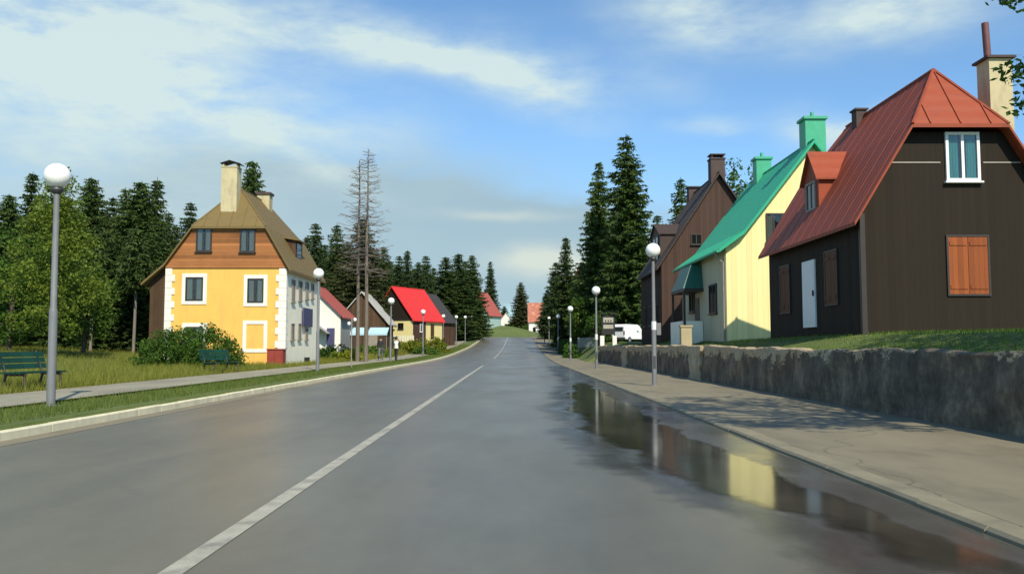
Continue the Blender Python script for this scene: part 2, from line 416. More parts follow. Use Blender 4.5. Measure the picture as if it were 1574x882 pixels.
def wall_mat():
    """old rendered retaining wall: dark dirty render, pale stone where the render has fallen along the top"""
    m, k, b, oc = new_mat('old_render')
    sep = k.n('ShaderNodeSeparateXYZ'); k.L(oc, sep.inputs[0])
    v = k.noise(k.scaled(oc, (1,1.1,.7)), 1.5, 7, .68); f = k.noise(oc, 9, 5, .7)
    cc = k.ramp(k.math('ADD', k.math('MULTIPLY', v, .7), k.math('MULTIPLY', f, .3)),
                [(.34, (.042,.032,.022)), (.5, (.115,.088,.058)), (.64, (.26,.20,.125))])
    ed = k.math('ADD', sep.outputs[2], k.math('MULTIPLY', k.math('SUBTRACT', k.noise(k.scaled(oc, (1,.7,1.2)), 1.7, 7, .72), .5), 1.7))
    em = k.ramp(ed, [(.0, 0), (1, 1)])
    yr = k.n('ShaderNodeMapRange'); k.L(sep.outputs[1], yr.inputs[0])
    for i_, v_ in enumerate((-6, 3, 1.26, .97)): yr.inputs[i_+1].default_value = v_
    em = k.math('GREATER_THAN', ed, yr.outputs[0])
    cc = k.mixc(em, cc, k.ramp(f, [(.3, (.26,.18,.10)), (.7, (.55,.44,.27))]))
    k.L(cc, b.inputs['Base Color']); b.inputs['Roughness'].default_value = .92
    hh = k.math('SUBTRACT', k.math('ADD', k.math('MULTIPLY', v, .5), k.math('MULTIPLY', f, .3)), k.math('MULTIPLY', em, .5))
    k.L(k.bump(hh, .45, .03), b.inputs['Normal']); return m
M['old_render'] = wall_mat()
M['bare_stone'] = plain('bare_stone', (.40,.33,.21), .9, .3, 3, .7, stain=((.2,.12,.07), .6))

# ------------------------------------------------------------------ terrain
_pz = np.array([(-80,0),(68,0),(85,.12),(98,.38),(110,.66),(125,1.05),(143,1.7),(160,2.35),(186,3.15),(200,3.42),(214,3.5),(600,3.5)])
_pb = np.array([(-80,0),(60,0),(80,.2),(100,.4),(130,.7),(160,.9),(200,1.1),(600,1.1)])
def zr(y): return float(np.mean(np.interp(np.array([y-6,y-3,y,y+3,y+6]), _pz[:,0], _pz[:,1])))
def bend(y): return float(np.mean(np.interp(np.array([y-6,y,y+6]), _pb[:,0], _pb[:,1])))
def sst(a, b, x):
    t = min(1, max(0, (x-a)/(b-a))); return t*t*(3-2*t)
WALL_X0, WALL_X1, WALL_END = 7.02, 7.32, 68.0
def gz(X, Y):
    b = bend(Y); z0 = zr(Y); x = X - b
    if x > 3.3:
        up = 1.17 + .43*sst(7.4, 9.6, x) + .35*sst(20, 60, x)
        if Y < WALL_END: h = .02 if x < 7.2 else up
        else: h = .02 + (up-.02)*sst(5.9, 5.9 + 1.6 + .02*(Y-WALL_END), x)
        z = z0*(1 if Y < 200 else 1) + h
    elif x < -7.05:
        h = .19 + .10*sst(-11.3, -13, x) + .75*sst(-14, -32, x) + .5*sst(-30, -80, x)
        h += 1.15*sst(74, 98, Y)*sst(-10.8, -14.5, x)
        z = z0 + h
    else: z = z0 - .12
    if Y > 212:
        z += 3.6*sst(212, 238, Y)*math.exp(-((X+3)/11)**2) + 2.2*sst(214, 260, Y)*sst(-4, -12, X)
        if -7.05 <= x <= 3.3: z += .12
    z += .05*math.sin(X*.7+Y*.31) * (1 if (x < -13 or x > 8.5) else 0)
    return z
def lin(a, b, s): return list(np.arange(a, b, s))
xs = [-900,-500,-300,-200,-140,-100,-80] + lin(-70,-14,2) + [-13.4,-12.6,-12,-11.5,-11.25,-10.6,-9.8,-9.2,-8.85,-8.4,-7.9,-7.4,-7.15,-7.08,-7.04,-4,0,3,3.29,3.34,4.5,5.8,6.4,7.0,7.14,7.18,7.22,7.5,8,8.6,9.2,10,11,12] + lin(14,60,3) + [70,90,130,200,320,520,900]
ys = [-500,-200,-80,-40,-20,-10] + lin(-5,68,1.5) + [67.6,67.97,68.03,68.5] + lin(69.5,260,2) + [270,300,360,450,600,900,1500]
V = []; F = []
for y in ys:
    for x in xs: V.append((x + (bend(y) if abs(x) < 30 else 0), y, gz(x + (bend(y) if abs(x) < 30 else 0), y)))
nx = len(xs)
for j in range(len(ys)-1):
    for i in range(nx-1): F.append((j*nx+i, j*nx+i+1, (j+1)*nx+i+1, (j+1)*nx+i))
tag(np_mesh('ground', V, F, M['ground'], smooth=True), kind='structure')

def strip(name, x0, x1, y0, y1, dz, mat, step=1.5, nxs=2, kind='structure', zf=None):
    V = []; F = []; yy = lin(y0, y1, step) + [y1]
    for y in yy:
        for i in range(nxs):
            x = x0 + (x1-x0)*i/(nxs-1) + bend(y); V.append((x, y, (zr(y) if zf is None else zf(x, y)) + dz))
    for j in range(len(yy)-1):
        for i in range(nxs-1): F.append((j*nxs+i, j*nxs+i+1, (j+1)*nxs+i+1, (j+1)*nxs+i))
    return tag(np_mesh(name, V, F, mat), kind=kind)
strip('road', -7.0, 3.3, -30, 214, 0, M['asphalt'], 1.5, 8)
strip('sidewalk', 3.555, 7.1, -30, 74, .05, M['sidewalk'], 1.5, 4)
strip('sidewalk', 3.555, 6.1, 74.01, 206, .05, M['sidewalk'], 1.5, 4)
strip('path', -11.25, -8.9, -30, 208, .245, M['path'], 1.5, 4)
strip('centre_line', -2.03, -1.885, -30, 57, .004, M['line_paint'])
strip('centre_line', -2.02, -1.90, 82, 198, .004, M['line_paint'])
strip('gutter_strip', -7.0, -6.62, -30, 206, .004, M['sidewalk'])
def kerb(name, x0, x1, h, y0, y1, L=1.0, km='kerb'):
    mb = MB(); y = y0
    while y < y1:
        ya, yb = y+.006, y+L-.006
        vs = []
        jit = random.uniform(-.006,.006); jz = random.uniform(-.006,.004)
        for yy in (ya, yb):
            b = bend(yy)+jit; z = zr(yy)
            ch = .025
            left = x0 < -1
            if left: pr = [(x0,-.2),(x1,-.2),(x1,h-ch),(x1-ch,h),(x0,h)]
            else: pr = [(x0,-.2),(x1,-.2),(x1,h),(x0+ch,h),(x0,h-ch)]
            vs += [(px+b, yy, z+pz+(jz if pz > 0 else 0)) for px, pz in pr]
        n = 5; fs = [tuple(range(n)), tuple(range(2*n-1,n-1,-1))] + [((i+1)%n, i, n+i, n+(i+1)%n) for i in range(n)]
        mb.add(vs, fs); y += L
    return tag(mb.build(name, M[km]), kind='structure')
kerb('kerb', -7.24, -7.0, .14, -20, 206); kerb('kerb', 3.3, 3.55, .055, -20, 206, 1.0, 'kerb_dull')
# the shallow water standing against the right-hand kerb
def outline_sheet(name, ylo, yhi, fl, fr, dz, mat, n=26, edl=.5, edr=.2):
    """strip whose 'wet' attribute falls to zero at its shores"""
    V = []; F = []; W = []; yy = lin(ylo, yhi, .12)
    for y in yy:
        a, b = fl(y), fr(y)
        if b < a + .01: b = a + .01
        e = (.35+.65*sst(ylo+1, ylo+4.2, y))*(1-sst(yhi-4, yhi, y))
        for i in range(n):
            x = a+(b-a)*i/(n-1); V.append((x + bend(y), y, zr(y)+dz)); W.append(min(1, (x-a)/edl, (b-x)/edr)*e)
    for j in range(len(yy)-1):
        for i in range(n-1): F.append((j*n+i, j*n+i+1, (j+1)*n+i+1, (j+1)*n+i))
    o = np_mesh(name, V, F, mat)
    at_ = o.data.attributes.new('wet', 'FLOAT', 'POINT'); at_.data.foreach_set('value', np.array(W, dtype=np.float32))
    return tag(o, kind='structure')
def wob(y, s): return .10*math.sin(1.3*y+s) + .06*math.sin(3.1*y+2*s) + .035*math.sin(7.7*y+s*3) + .02*math.sin(17*y+s)
pl = lambda y: float(np.interp(y, [3.0,4.9,5.6,6.8,7.6,9,10,13.5,16.5,20,24,30,33], [2.5,2.3,2.22,2.12,1.9,1.55,1.42,1.2,1.2,1.35,1.65,2.2,2.5])) + wob(y,.4)
prr = lambda y: float(np.interp(y, [3.0,5,6.2,7.0,8.3,10.7,14.3,16,19,26,33], [2.95,2.98,2.98,2.92,2.66,2.7,2.45,2.6,2.6,2.6,2.5])) + .8*wob(y,2.1)
outline_sheet('damp_margin', 2.0, 58, lambda y: pl(min(y,30))-.75+wob(y*.7,1.2)+(max(0,y-30)*.02), lambda y: 3.29, .003, M['damp'], 30, .9, .06)
outline_sheet('puddle', 3.0, 33, lambda y: pl(y)-.2, lambda y: prr(y)+.08, .007, M['puddle'])

# ------------------------------------------------------------------ retaining wall
def ret_wall():
    root = empty('retaining_wall', (WALL_X0, 20, 0.02), 0, 'old stained roadside retaining wall with crumbling render below the lawns', 'wall')
    V = []; F = []; yy = lin(-6, 68, .25)+[68.0]; zz = [-.2,.15,.4,.65,.9,1.08,1.17]
    rr = np.random.default_rng(3)
    def top(y): return 1.2 + .018*math.sin(y*.9) + .014*math.sin(y*2.7+1) + .10*sst(20,34,y)
    prof = []
    for y in yy:
        t = top(y) + rr.uniform(-.015,.015)
        row = [(0 + .035*math.sin(y*1.7+z*5) + rr.uniform(-.012,.012) - .05*(1-z/1.2), y-20, (z if z < 1.1 else t-.02)) for z in zz]
        row += [(.05, y-20, t+.02), (.28, y-20, t+.015), (.30, y-20, -.2)]
        prof.append(row)
    n = len(prof[0])
    for row in prof: V += row
    for j in range(len(prof)-1):
        for i in range(n-1): F.append((j*n+i, (j+1)*n+i, (j+1)*n+i+1, j*n+i+1))
    V = [tuple(p) for p in V]
    mb = MB(); mb.add(V, F); mb.f.append(tuple(range(n))); mb.f.append(tuple((len(prof)-1)*n+i for i in range(n-1,-1,-1)))
    mb.build('wall_body', M['old_render'], root)
    for yc, w in ((32.2, 1.9), (52.5, 2.2)):
        p = MB(); rows = 9; vs = []
        for r in range(rows):
            z = -.1 + (top(yc)+.0+.1)*r/(rows-1)
            a = yc - w/2 + rr.uniform(-.2,.2) - .25*(r/rows)**3; b = yc + w/2 + rr.uniform(-.25,.25) + .5*(r/rows)**3
            vs += [(-.10 + rr.uniform(-.03,.02), a-20, z), (-.12 + rr.uniform(-.03,.02), (a+b)/2-20, z), (-.10 + rr.uniform(-.03,.02), b-20, z), (.1, b-20, z), (.1, a-20, z)]
        fs = []
        for r in range(rows-1):
            for i in range(5):
                fs.append((r*5+i, (r+1)*5+i, (r+1)*5+(i+1)%5, r*5+(i+1)%5))
        fs.append((0,1,2,3,4)); fs.append(tuple((rows-1)*5+i for i in (4,3,2,1,0)))
        p.add(vs, fs); p.build('bare_pier', M['bare_stone'], root)
ret_wall()

# ------------------------------------------------------------------ houses
class Face:
    """maps (u along the wall, v up, n out of the wall) of a wall of a house to its local axes"""
    def __init__(s, kind, pos): s.k = kind; s.p = pos
    def box(s, mb, u0, u1, v0, v1, n0, n1):
        if s.k == 'front': mb.box(u0, u1, s.p-n1, s.p-n0, v0, v1)
        elif s.k == 'left': mb.box(s.p-n1, s.p-n0, u0, u1, v0, v1)
        elif s.k == 'right': mb.box(s.p+n0, s.p+n1, u0, u1, v0, v1)
        return mb
def window(house, face, u0, u1, v0, v1, fw=.06, frame='white_paint', mull=1, bars=0, curtain='curtain', sill=True, depth=.07, name='window'):
    mb = MB()
    face.box(mb, u0, u0+fw, v0, v1, 0, depth); face.box(mb, u1-fw, u1, v0, v1, 0, depth)
    face.box(mb, u0+fw, u1-fw, v0, v0+fw, 0, depth); face.box(mb, u0+fw, u1-fw, v1-fw, v1, 0, depth)
    for i in range(mull):
        c = u0 + (u1-u0)*(i+1)/(mull+1); face.box(mb, c-fw*.5, c+fw*.5, v0+fw, v1-fw, .003, depth-.012)
    for i in range(bars):
        c = v0 + (v1-v0)*(i+1)/(bars+1); face.box(mb, u0+fw, u1-fw, c-fw*.3, c+fw*.3, .003, depth-.018)
    w = mb.build(name, M[frame], house)
    b = MB(); face.box(b, u0+fw, u1-fw, v0+fw, v1-fw, .002, .008); b.build('interior', M['inside'], w)
    g = MB(); face.box(g, u0+fw, u1-fw, v0+fw, v1-fw, .034, .038); g.build('pane', M['glass'], w)
    if curtain:
        W = (u1-u0-2*fw)
        for a, bb in ((u0+fw+.01, u0+fw+W*.36), (u1-fw-W*.36, u1-fw-.01)):
            cm = MB(); ns = 7
            for i in range(ns):                      # pleats
                ua = a+(bb-a)*i/ns; ub = a+(bb-a)*(i+1)/ns
                face.box(cm, ua, ub-.002, v0+fw+.005, v1-fw-.005, .010, .014+.010*(i % 2))
            cm.build('curtain', M[curtain], w)
    if sill:
        sm = MB(); face.box(sm, u0-.05, u1+.05, v0-.05, v0-.003, 0, depth+.05); sm.build('sill', M[frame], w)
    return w
def shutters(house, face, u0, u1, v0, v1, mat, frame='dark_frame', label=None):
    mb = MB(); fw = .05
    face.box(mb, u0-fw, u0, v0-fw, v1+fw, 0, .045); face.box(mb, u1, u1+fw, v0-fw, v1+fw, 0, .045)
    face.box(mb, u0, u1, v1, v1+fw, 0, .045); face.box(mb, u0, u1, v0-fw, v0, 0, .045)
    w = mb.build('shuttered_window', M[frame], house)
    c = (u0+u1)/2
    for a, b in ((u0+.003, c-.006), (c+.006, u1-.003)):
        s = MB(); face.box(s, a, b, v0+.003, v1-.003, 0, .032)
        for q in (.12, .88): face.box(s, a+.03, b-.03, v0+(v1-v0)*q-.05, v0+(v1-v0)*q+.05, .032, .05)
        s.build('shutter', M[mat], w)
    return w
def zprof(prof, x):
    return float(np.interp(x, [p[0] for p in prof], [p[1] for p in prof]))
def gable_roof(house, prof, y0, y1, mat, hh0=None, set0=0, hh1=None, set1=0, t=.12, seams=0, name='roof'):
    """prof: (x,z) left eave .. ridge .. right eave of the outer skin; hh0/hh1 half-hip heights"""
    zt = max(p[1] for p in prof); pts = []
    for a, b in zip(prof[:-1], prof[1:]):
        pts.append(a)
        cuts = []
        for hh in (hh0, hh1):
            if hh is not None and min(a[1], b[1])+.01 < hh < max(a[1], b[1])-.01:
                f = (hh-a[1])/(b[1]-a[1]); cuts.append((f, (a[0]+f*(b[0]-a[0]), hh)))
        for f, p in sorted(cuts): pts.append(p)
    pts.append(prof[-1])
    def yf(z): return y0 if hh0 is None or z <= hh0+1e-6 else y0 + (z-hh0)/(zt-hh0)*set0
    def yb(z): return y1 if hh1 is None or z <= hh1+1e-6 else y1 - (z-hh1)/(zt-hh1)*set1
    n = len(pts)
    vs = [(x, yf(z), z) for x, z in pts] + [(x, yb(z), z) for x, z in pts]
    fs = []
    for i in range(n-1): fs.append((i, i+1, n+i+1, n+i))
    mb = MB()
    hip = [i for i in range(n) if hh0 is not None and pts[i][1] >= hh0-1e-6]
    if len(hip) >= 3: fs.append(tuple(reversed(hip)))
    hipb = [i for i in range(n) if hh1 is not None and pts[i][1] >= hh1-1e-6]
    if len(hipb) >= 3: fs.append(tuple(n+i for i in hipb))
    mb.shell(vs, fs, t)
    if seams:
        y = y0 + seams*.5
        while y < y1:
            for i in range(n-1):
                a, b = pts[i], pts[i+1]
                lo, hi = max(yf(a[1]), yf(b[1])), min(yb(a[1]), yb(b[1]))
                la, lb = min(yf(a[1]), yf(b[1])), max(yb(a[1]), yb(b[1]))
                if y < la or y > lb: continue
                f0, f1 = 0, 1
                if y < lo:
                    f = (y-yf(a[1]))/(yf(b[1])-yf(a[1]))
                    if yf(b[1]) > yf(a[1]): f1 = f
                    else: f0 = f
                if y > hi:
                    f = (y-yb(a[1]))/(yb(b[1])-yb(a[1]))
                    if yb(b[1]) < yb(a[1]): f1 = min(f1, f)
                    else: f0 = max(f0, f)
                P = (a[0]+(b[0]-a[0])*f0, a[1]+(b[1]-a[1])*f0); Q = (a[0]+(b[0]-a[0])*f1, a[1]+(b[1]-a[1])*f1)
                nx_, nz_ = -(b[1]-a[1]), (b[0]-a[0]); l = math.hypot(nx_, nz_); nx_, nz_ = nx_/l*.010, nz_/l*.010
                w = .009
                mb.add([(P[0],y-w,P[1]),(P[0],y+w,P[1]),(Q[0],y+w,Q[1]),(Q[0],y-w,Q[1]),
                        (P[0]+nx_,y-w,P[1]+nz_),(P[0]+nx_,y+w,P[1]+nz_),(Q[0]+nx_,y+w,Q[1]+nz_),(Q[0]+nx_,y-w,Q[1]+nz_)],
                       [(0,1,2,3),(4,7,6,5),(0,4,5,1),(1,5,6,2),(2,6,7,3),(3,7,4,0)])
            y += seams
        if hh0 is not None and len(hip) >= 3:          # seams running down the front hip
            xl, xr = pts[hip[0]][0], pts[hip[-1]][0]; xm = [p[0] for p in pts if p[1] == zt][0]
            kx = seams
            for s in np.arange(-4, 5):
                x = xm + s*kx
                if not (xl+.05 < x < xr-.05): continue
                zz = zprof(prof, x); P = (x, y0, hh0); Q = (x, yf(zz), zz)
                w = .013
                mb.add([(x-w,P[1],P[2]),(x+w,P[1],P[2]),(x+w,Q[1],Q[2]),(x-w,Q[1],Q[2]),
                        (x-w,P[1]-.02,P[2]+.03),(x+w,P[1]-.02,P[2]+.03),(x+w,Q[1]-.02,Q[2]+.03),(x-w,Q[1]-.02,Q[2]+.03)],
                       [(0,3,2,1),(4,5,6,7),(0,1,5,4),(1,2,6,5),(2,3,7,6),(3,0,4,7)])
            # ridge capping along hips
            for i in (hip[0], hip[-1]):
                mb.tube([(pts[i][0], y0, hh0), (xm, y0+set0, zt+.02)], .045, 6)
        xm = [p[0] for p in pts if p[1] == zt][0]
        mb.tube([(xm, y0+set0, zt+.01), (xm, y1-set1, zt+.01)], .05, 6)
    return mb.build(name, M[mat], house)
def gable_wall_poly(prof, x0, x1, hcap=None, t=.14, zb=-1.0):
    pts = [(x0, zb), (x1, zb)]
    xs_ = [x1] + [p[0] for p in reversed(prof) if x0 < p[0] < x1] + [x0]
    up = []
    for a, b in zip(xs_[:-1], xs_[1:]):
        up.append((a, zprof(prof, a)-t))
        if hcap is not None:
            za, zb_ = zprof(prof, a)-t, zprof(prof, b)-t; hc = hcap-t
            if (za-hc)*(zb_-hc) < -1e-9:
                f = (hc-za)/(zb_-za); up.append((a+(b-a)*f, hc))
    up.append((x0, zprof(prof, x0)-t))
    if hcap is not None: up = [p for p in up if p[1] <= hcap-t+1e-6]
    return pts + up
def chimney(house, x0, x1, y0, y1, z0, z1, mat, cap='chimney_dark', capo=.07, caph=.09, pots=0):
    c = MB().box(x0, x1, y0, y1, z0, z1).build('chimney', M[mat], house)
    k = MB().box(x0-capo, x1+capo, y0-capo, y1+capo, z1+.002, z1+caph)
    k.build('chimney_cap', M[cap], c)
    for i in range(pots):
        px = x0 + (x1-x0)*(i+1)/(pots+1)
        MB().lathe([(.09,z1+caph),(.08,z1+caph+.28)], 10, (px,(y0+y1)/2)).build('chimney_pot', M[cap], c)
    return c
def house_root(name, o, label, rz=0, group=None, cat='house'):
    return empty(name, o, rz, label, cat, group)

# ---- dark brown wooden house with the red roof (right, nearest)
O = at(1329, 513, 22.4); A = house_root('wooden_house', O, 'dark brown wooden house with half hipped red metal roof and orange shutters')
def La(px, py, Y): return at(px, py, Y) - O
e = La(1313, 341, 22.1); h = La(1403, 190, 22.05); hr_ = La(1551, 188, 22.05); pk = La(1438, 108, 23.4)
cx = (h.x+hr_.x)/2; Wd = 2*cx
profA = [(e.x, e.z), (h.x, h.z), (cx, pk.z), (2*cx-h.x, h.z), (2*cx-e.x, e.z)]
Ln = 8.1
MB().prism_y(gable_wall_poly(profA, 0, Wd, h.z), 0, Ln).build('wall', M['dark_wood'], A)
sd = MB(); sd.box(-.03, 0.002, .06, Ln-.05, -.9, zprof(profA, 0)-.2); sd.build('side_boarding', M['dark_wood_side'], A)
tr = MB(); tr.box(-.06, .07, -.05, .07, -.9, zprof(profA, -.03)-.2); tr.build('corner_board', M['dark_frame'], A)
gable_roof(A, profA, -.35, Ln+.3, 'red_roof', h.z, 1.35, h.z, 1.2, .10, seams=.8)
fr = Face('front', 0); lf = Face('left', -.03)
a = La(1451, 204, 22.4); b = La(1506, 279, 22.4)
window(A, fr, a.x, b.x, b.z, a.z, .075, 'white_paint', 1, 0, 'curtain_teal')
a = La(1456, 364, 22.4); b = La(1520, 452, 22.4); shutters(A, fr, a.x, b.x, b.z, a.z, 'shutter')
z = La(1400, 250, 22.4).z
xl = float(np.interp(z, [e.z, h.z], [e.x, h.x])); wa = La(1448,250,22.4).x; wb = La(1508,250,22.4).x
MB().box(xl+.12, wa-.05, -.018, .001, z-.02, z+.02).build('trim_strip', M['grey_frame'], A); MB().box(wb+.05, 2*cx-xl-.12, -.018, .001, z-.02, z+.02).build('trim_strip', M['grey_frame'], A)
xw = O.x
def Yl(px): return xw*FOC/(px-787)*1.0
def side_rect(p0, p1, t0, t1):
    ya, yb = Yl(p1), Yl(p0); ym = (ya+yb)/2
    return ya-O.y, yb-O.y, La(0, t1, ym).z, La(0, t0, ym).z
u0, u1, v0, v1 = side_rect(1238, 1257, 401, 503)
d = MB(); lf.box(d, u0, u1, v0, v1, 0, .05); lf.box(d, u0+.12, u1-.12, v0+.15, v0+.85, .05, .062); lf.box(d, u0+.12, u1-.12, v0+1.0, v1-.15, .05, .062)
dr = d.build('door', M['white_paint'], A)
hm = MB(); lf.box(hm, u0+.06, u0+.09, v0+.95, v0+1.12, .05, .10); hm.build('door_handle', M['black_metal'], dr)
u0, u1, v0, v1 = side_rect(1273, 1291, 387, 467); shutters(A, lf, u0, u1, v0, v1, 'shutter_shaded')
u0, u1, v0, v1 = side_rect(1203, 1217, 410, 480); shutters(A, lf, u0, u1, v0, v1, 'shutter_shaded')
# dormer
def dormer(house, face_x, yc, w, zb, zt, zpk, depth, wallm, roofm, lean=0, curtain=None, frame='dark_frame'):
    """small gabled dormer looking towards -x at x = face_x, running back by depth"""
    d = MB().prism_x([(yc-w/2, zb), (yc+w/2, zb), (yc+w/2, zt), (yc, zpk-.05), (yc-w/2, zt)], face_x, face_x+depth).build('dormer', M[wallm], house)
    r = MB(); o = .12
    vs = [(face_x-o, yc-w/2-o, zt-.06), (face_x-o, yc, zpk), (face_x-o, yc+w/2+o, zt-.06), (face_x+depth, yc-w/2-o, zt-.06), (face_x+depth, yc, zpk), (face_x+depth, yc+w/2+o, zt-.06)]
    r.shell(vs, [(0,3,4,1), (1,4,5,2)], .06); r.build('dormer_roof', M[roofm], d)
    f = Face('left', face_x); fw = .06
    mb = MB(); u0, u1, v0, v1 = yc-w*.33, yc+w*.33, zb+.12, zt-.08
    f.box(mb, u0, u0+fw, v0, v1, 0, .05); f.box(mb, u1-fw, u1, v0, v1, 0, .05); f.box(mb, u0+fw, u1-fw, v0, v0+fw, 0, .05); f.box(mb, u0+fw, u1-fw, v1-fw, v1, 0, .05)
    f.box(mb, yc-.02, yc+.02, v0+fw, v1-fw, .002, .04)
    mb.build('dormer_window_frame', M[frame], d)
    g = MB(); f.box(g, u0+fw, u1-fw, v0+fw, v1-fw, .001, .012); g.build('dormer_pane', M['pane_dark'] if 'pane_dark' in M else M['inside'], d)
    return d
M['pane_dark'] = plain('dark_reflecting_glass', (.03,.035,.04), .08, .2, 1, 0, spec=.8)
M['pane_grey'] = plain('grey_dusty_glass', (.16,.17,.17), .25, .2, 2, 0)
# its front stands on the left slope: measured centre (1253,300), eave line 278, peak 238
xd = 9.72; Yd = xd*FOC/(1252-787)
q = at(1252, 325, Yd); q1 = at(1252, 277, Yd); q2 = at(1252, 238, Yd)
dormer(A, xd-O.x, Yd-O.y, 1.3, q.z-O.z-.1, q1.z-O.z, q2.z-O.z+.1, 2.3, 'red_roof', 'red_roof', frame='grey_frame')
chx = La(1511, 95, 24.2)
c = chimney(A, chx.x, chx.x+.66, 1.5, 2.15, 3.6, chx.z, 'chimney_cream', 'chimney_dark', .09, .07)
p0 = La(1516, 93, 24.3); p1 = La(1516, 38, 24.3)
MB().tube([(chx.x+.14, 1.8, chx.z+.05), (chx.x+.10, 1.8, p1.z)], .10, 10).build('flue_pipe', M['pipe'], c, smooth=40)
chimney(A, cx-.3, cx+.05, 5.6, 6.0, pk.z-.8, pk.z+.16, 'chimney_dark', capo=.05, caph=.06)

# ---- cream house with green roof
O = at(1118, 523, 36.0); B = house_root('cream_house', O, 'cream boarded house with steep green metal roof and two green chimneys')
def La(px, py, Y): return at(px, py, Y) - O
e = La(1109, 382, 35.6); pk = La(1252, 214, 35.6); cx = pk.x; W2 = 2*cx; Ln = 9.2
k2 = La(1135, 352, 35.6)
profB = [(e.x-.1, e.z), (e.x+1.0, e.z+.80), (cx, pk.z), (2*cx-e.x-1.0, e.z+.80), (2*cx-e.x+.1, e.z)]
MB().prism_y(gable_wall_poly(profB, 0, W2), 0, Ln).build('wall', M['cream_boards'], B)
MB().box(-.03, .002, .05, Ln-.05, -.9, zprof(profB, 0)-.2).build('side_boarding', M['cream_boards_shaded'], B)
gable_roof(B, profB, -.4, Ln+.4, 'green_roof', None, 0, None, 0, .16, seams=.6)
gt = MB(); gt.tube([(profB[0][0]-.05, -.38, profB[0][1]-.10), (profB[0][0]-.05, Ln+.38, profB[0][1]-.10)], .06, 8); gt.build('gutter', M['green_paint'], B)
dp = MB(); dp.tube([(profB[0][0]-.05, .12, profB[0][1]-.12), (profB[0][0]+.02, .12, profB[0][1]-.35), (-.09, .12, profB[0][1]-.55), (-.09, .12, -.3)], .04, 8); dp.build('downpipe', M['grey_frame'], B)
fr = Face('front', 0); lf = Face('left', -.03)
a = La(1177, 328, 36); b = La(1213, 372, 36); window(B, fr, a.x, b.x, b.z, a.z, .055, 'dark_frame', 2, 0, 'curtain')
xw = O.x
def sr(p0, p1, t0, t1):
    ya, yb = xw*FOC/(p1-787), xw*FOC/(p0-787); ym = (ya+yb)/2
    return ya-O.y, yb-O.y, La(0, t1, ym).z, La(0, t0, ym).z
u0, u1, v0, v1 = sr(1093, 1104, 437, 482); window(B, lf, u0, u1, v0, v1, .06, 'dark_frame', 1, 0, None)
u0, u1, v0, v1 = sr(1062, 1070, 447, 480); window(B, lf, u0, u1, v0, v1, .06, 'dark_frame', 1, 0, None)
a = La(1234, 186, 36.6); b = La(1265, 186, 36.6)
chimney(B, a.x, b.x, .3, 1.1, pk.z-1.0, a.z, 'green_paint', 'green_paint', .08, .12, 1)
ym = 43.2; a = La(1162, 247, ym); b = La(1185, 247, ym)
chimney(B, cx-.38, cx+.38, ym-O.y-.35, ym-O.y+.35, pk.z-1.0, a.z, 'green_paint', 'green_paint', .08, .12, 1)
# porch with a green awning on the road side
ya = 5.0; yb = 7.2
aw = MB(); t0 = La(0, 410, 41.5).z; t1 = La(0, 446, 41.5).z
ys0, ys1 = 39.6-O.y+.6, 43.2-O.y
aw.add([(-.04,ys0+.3,t0),(-.55,ys0+.3,t0),(-1.0,ys0,t1),(-.04,ys0,t1),(-.04,ys1-.3,t0),(-.55,ys1-.3,t0),(-1.0,ys1,t1),(-.04,ys1,t1)],
       [(0,1,2,3),(7,6,5,4),(0,4,5,1),(1,5,6,2),(2,6,7,3)]); pc = aw.build('porch_awning', M['awning_green'], B)
pm = MB(); pm.box(-1.0, -.03, ys0-.05, ys1+.05, t1-.14, t1-.02); pm.build('porch_beam', M['dark_frame'], B)
for yy in (ys0+.05, ys1-.1):
    MB().box(-.98, -.88, yy, yy+.1, -.6, t1-.14).build('porch_post', M['dark_frame'], B)
MB().box(-1.05, -.05, ys0+.1, ys0+.25, -.6, .95).build('porch_parapet', M['cream_side'], B)
MB().box(-1.05, -.92, ys0+.25, ys1, -.6, .95).build('porch_parapet', M['cream_side'], B)
dd = MB(); lf.box(dd, ys0+.9, ys0+1.8, .05, 2.1, 0, .04); dd.build('door', M['dark_frame'], B)
a = at(1054, 512, 38.6)
M['pillar'] = plain('pillar_plaster', (.40,.33,.20), .85, .12, 3, .1)
pil = MB().box(-.24,.24,-.2,.2,-.4,.72); pil.box(-.28,.28,-.24,.24,.72,.80)
tag(pil.build('gate_pillar', M['pillar'], None, (a.x, 38.6, 1.45)), 'short pale gate pillar on the lawn before the green awning', 'pillar')

# ---- maroon brown house
O = at(1018, 525, 50.0); C_ = house_root('steep_house', O, 'tall brown house with steep maroon gable and square chimney on its peak')
def La(px, py, Y): return at(px, py, Y) - O
e = La(1014, 412, 49.7); pk = La(1106, 264, 49.7); cx = pk.x; W2 = 2*cx; Ln = 7.8
profC = [(e.x-.15, e.z), (cx, pk.z), (2*cx-e.x+.15, e.z)]
MB().prism_y(gable_wall_poly(profC, 0, W2), 0, Ln).build('wall', M['maroon_wood'], C_)
MB().box(-.03, .002, .05, Ln-.05, -.9, zprof(profC, 0)-.2).build('side_boarding', M['dark_wood_side'], C_)
gable_roof(C_, profC, -.3, Ln+.3, 'maroon_roof', None, 0, pk.z-1.9, 1.2, .12, seams=.6)
a = La(1096, 240, 50.2)
c = chimney(C_, cx-.42, cx+.42, .05, .8, pk.z-.9, a.z-.22, 'maroon_wood' if False else 'chimney_dark', 'chimney_dark', .05, .08)
for sx in (-.36, .30): MB().box(cx+sx, cx+sx+.07, .1, .75, a.z-.13, a.z+.05).build('chimney_pier', M['chimney_dark'], c)
MB().box(cx-.46, cx+.46, .02, .83, a.z+.052, a.z+.11).build('chimney_slab', M['chimney_dark'], c)
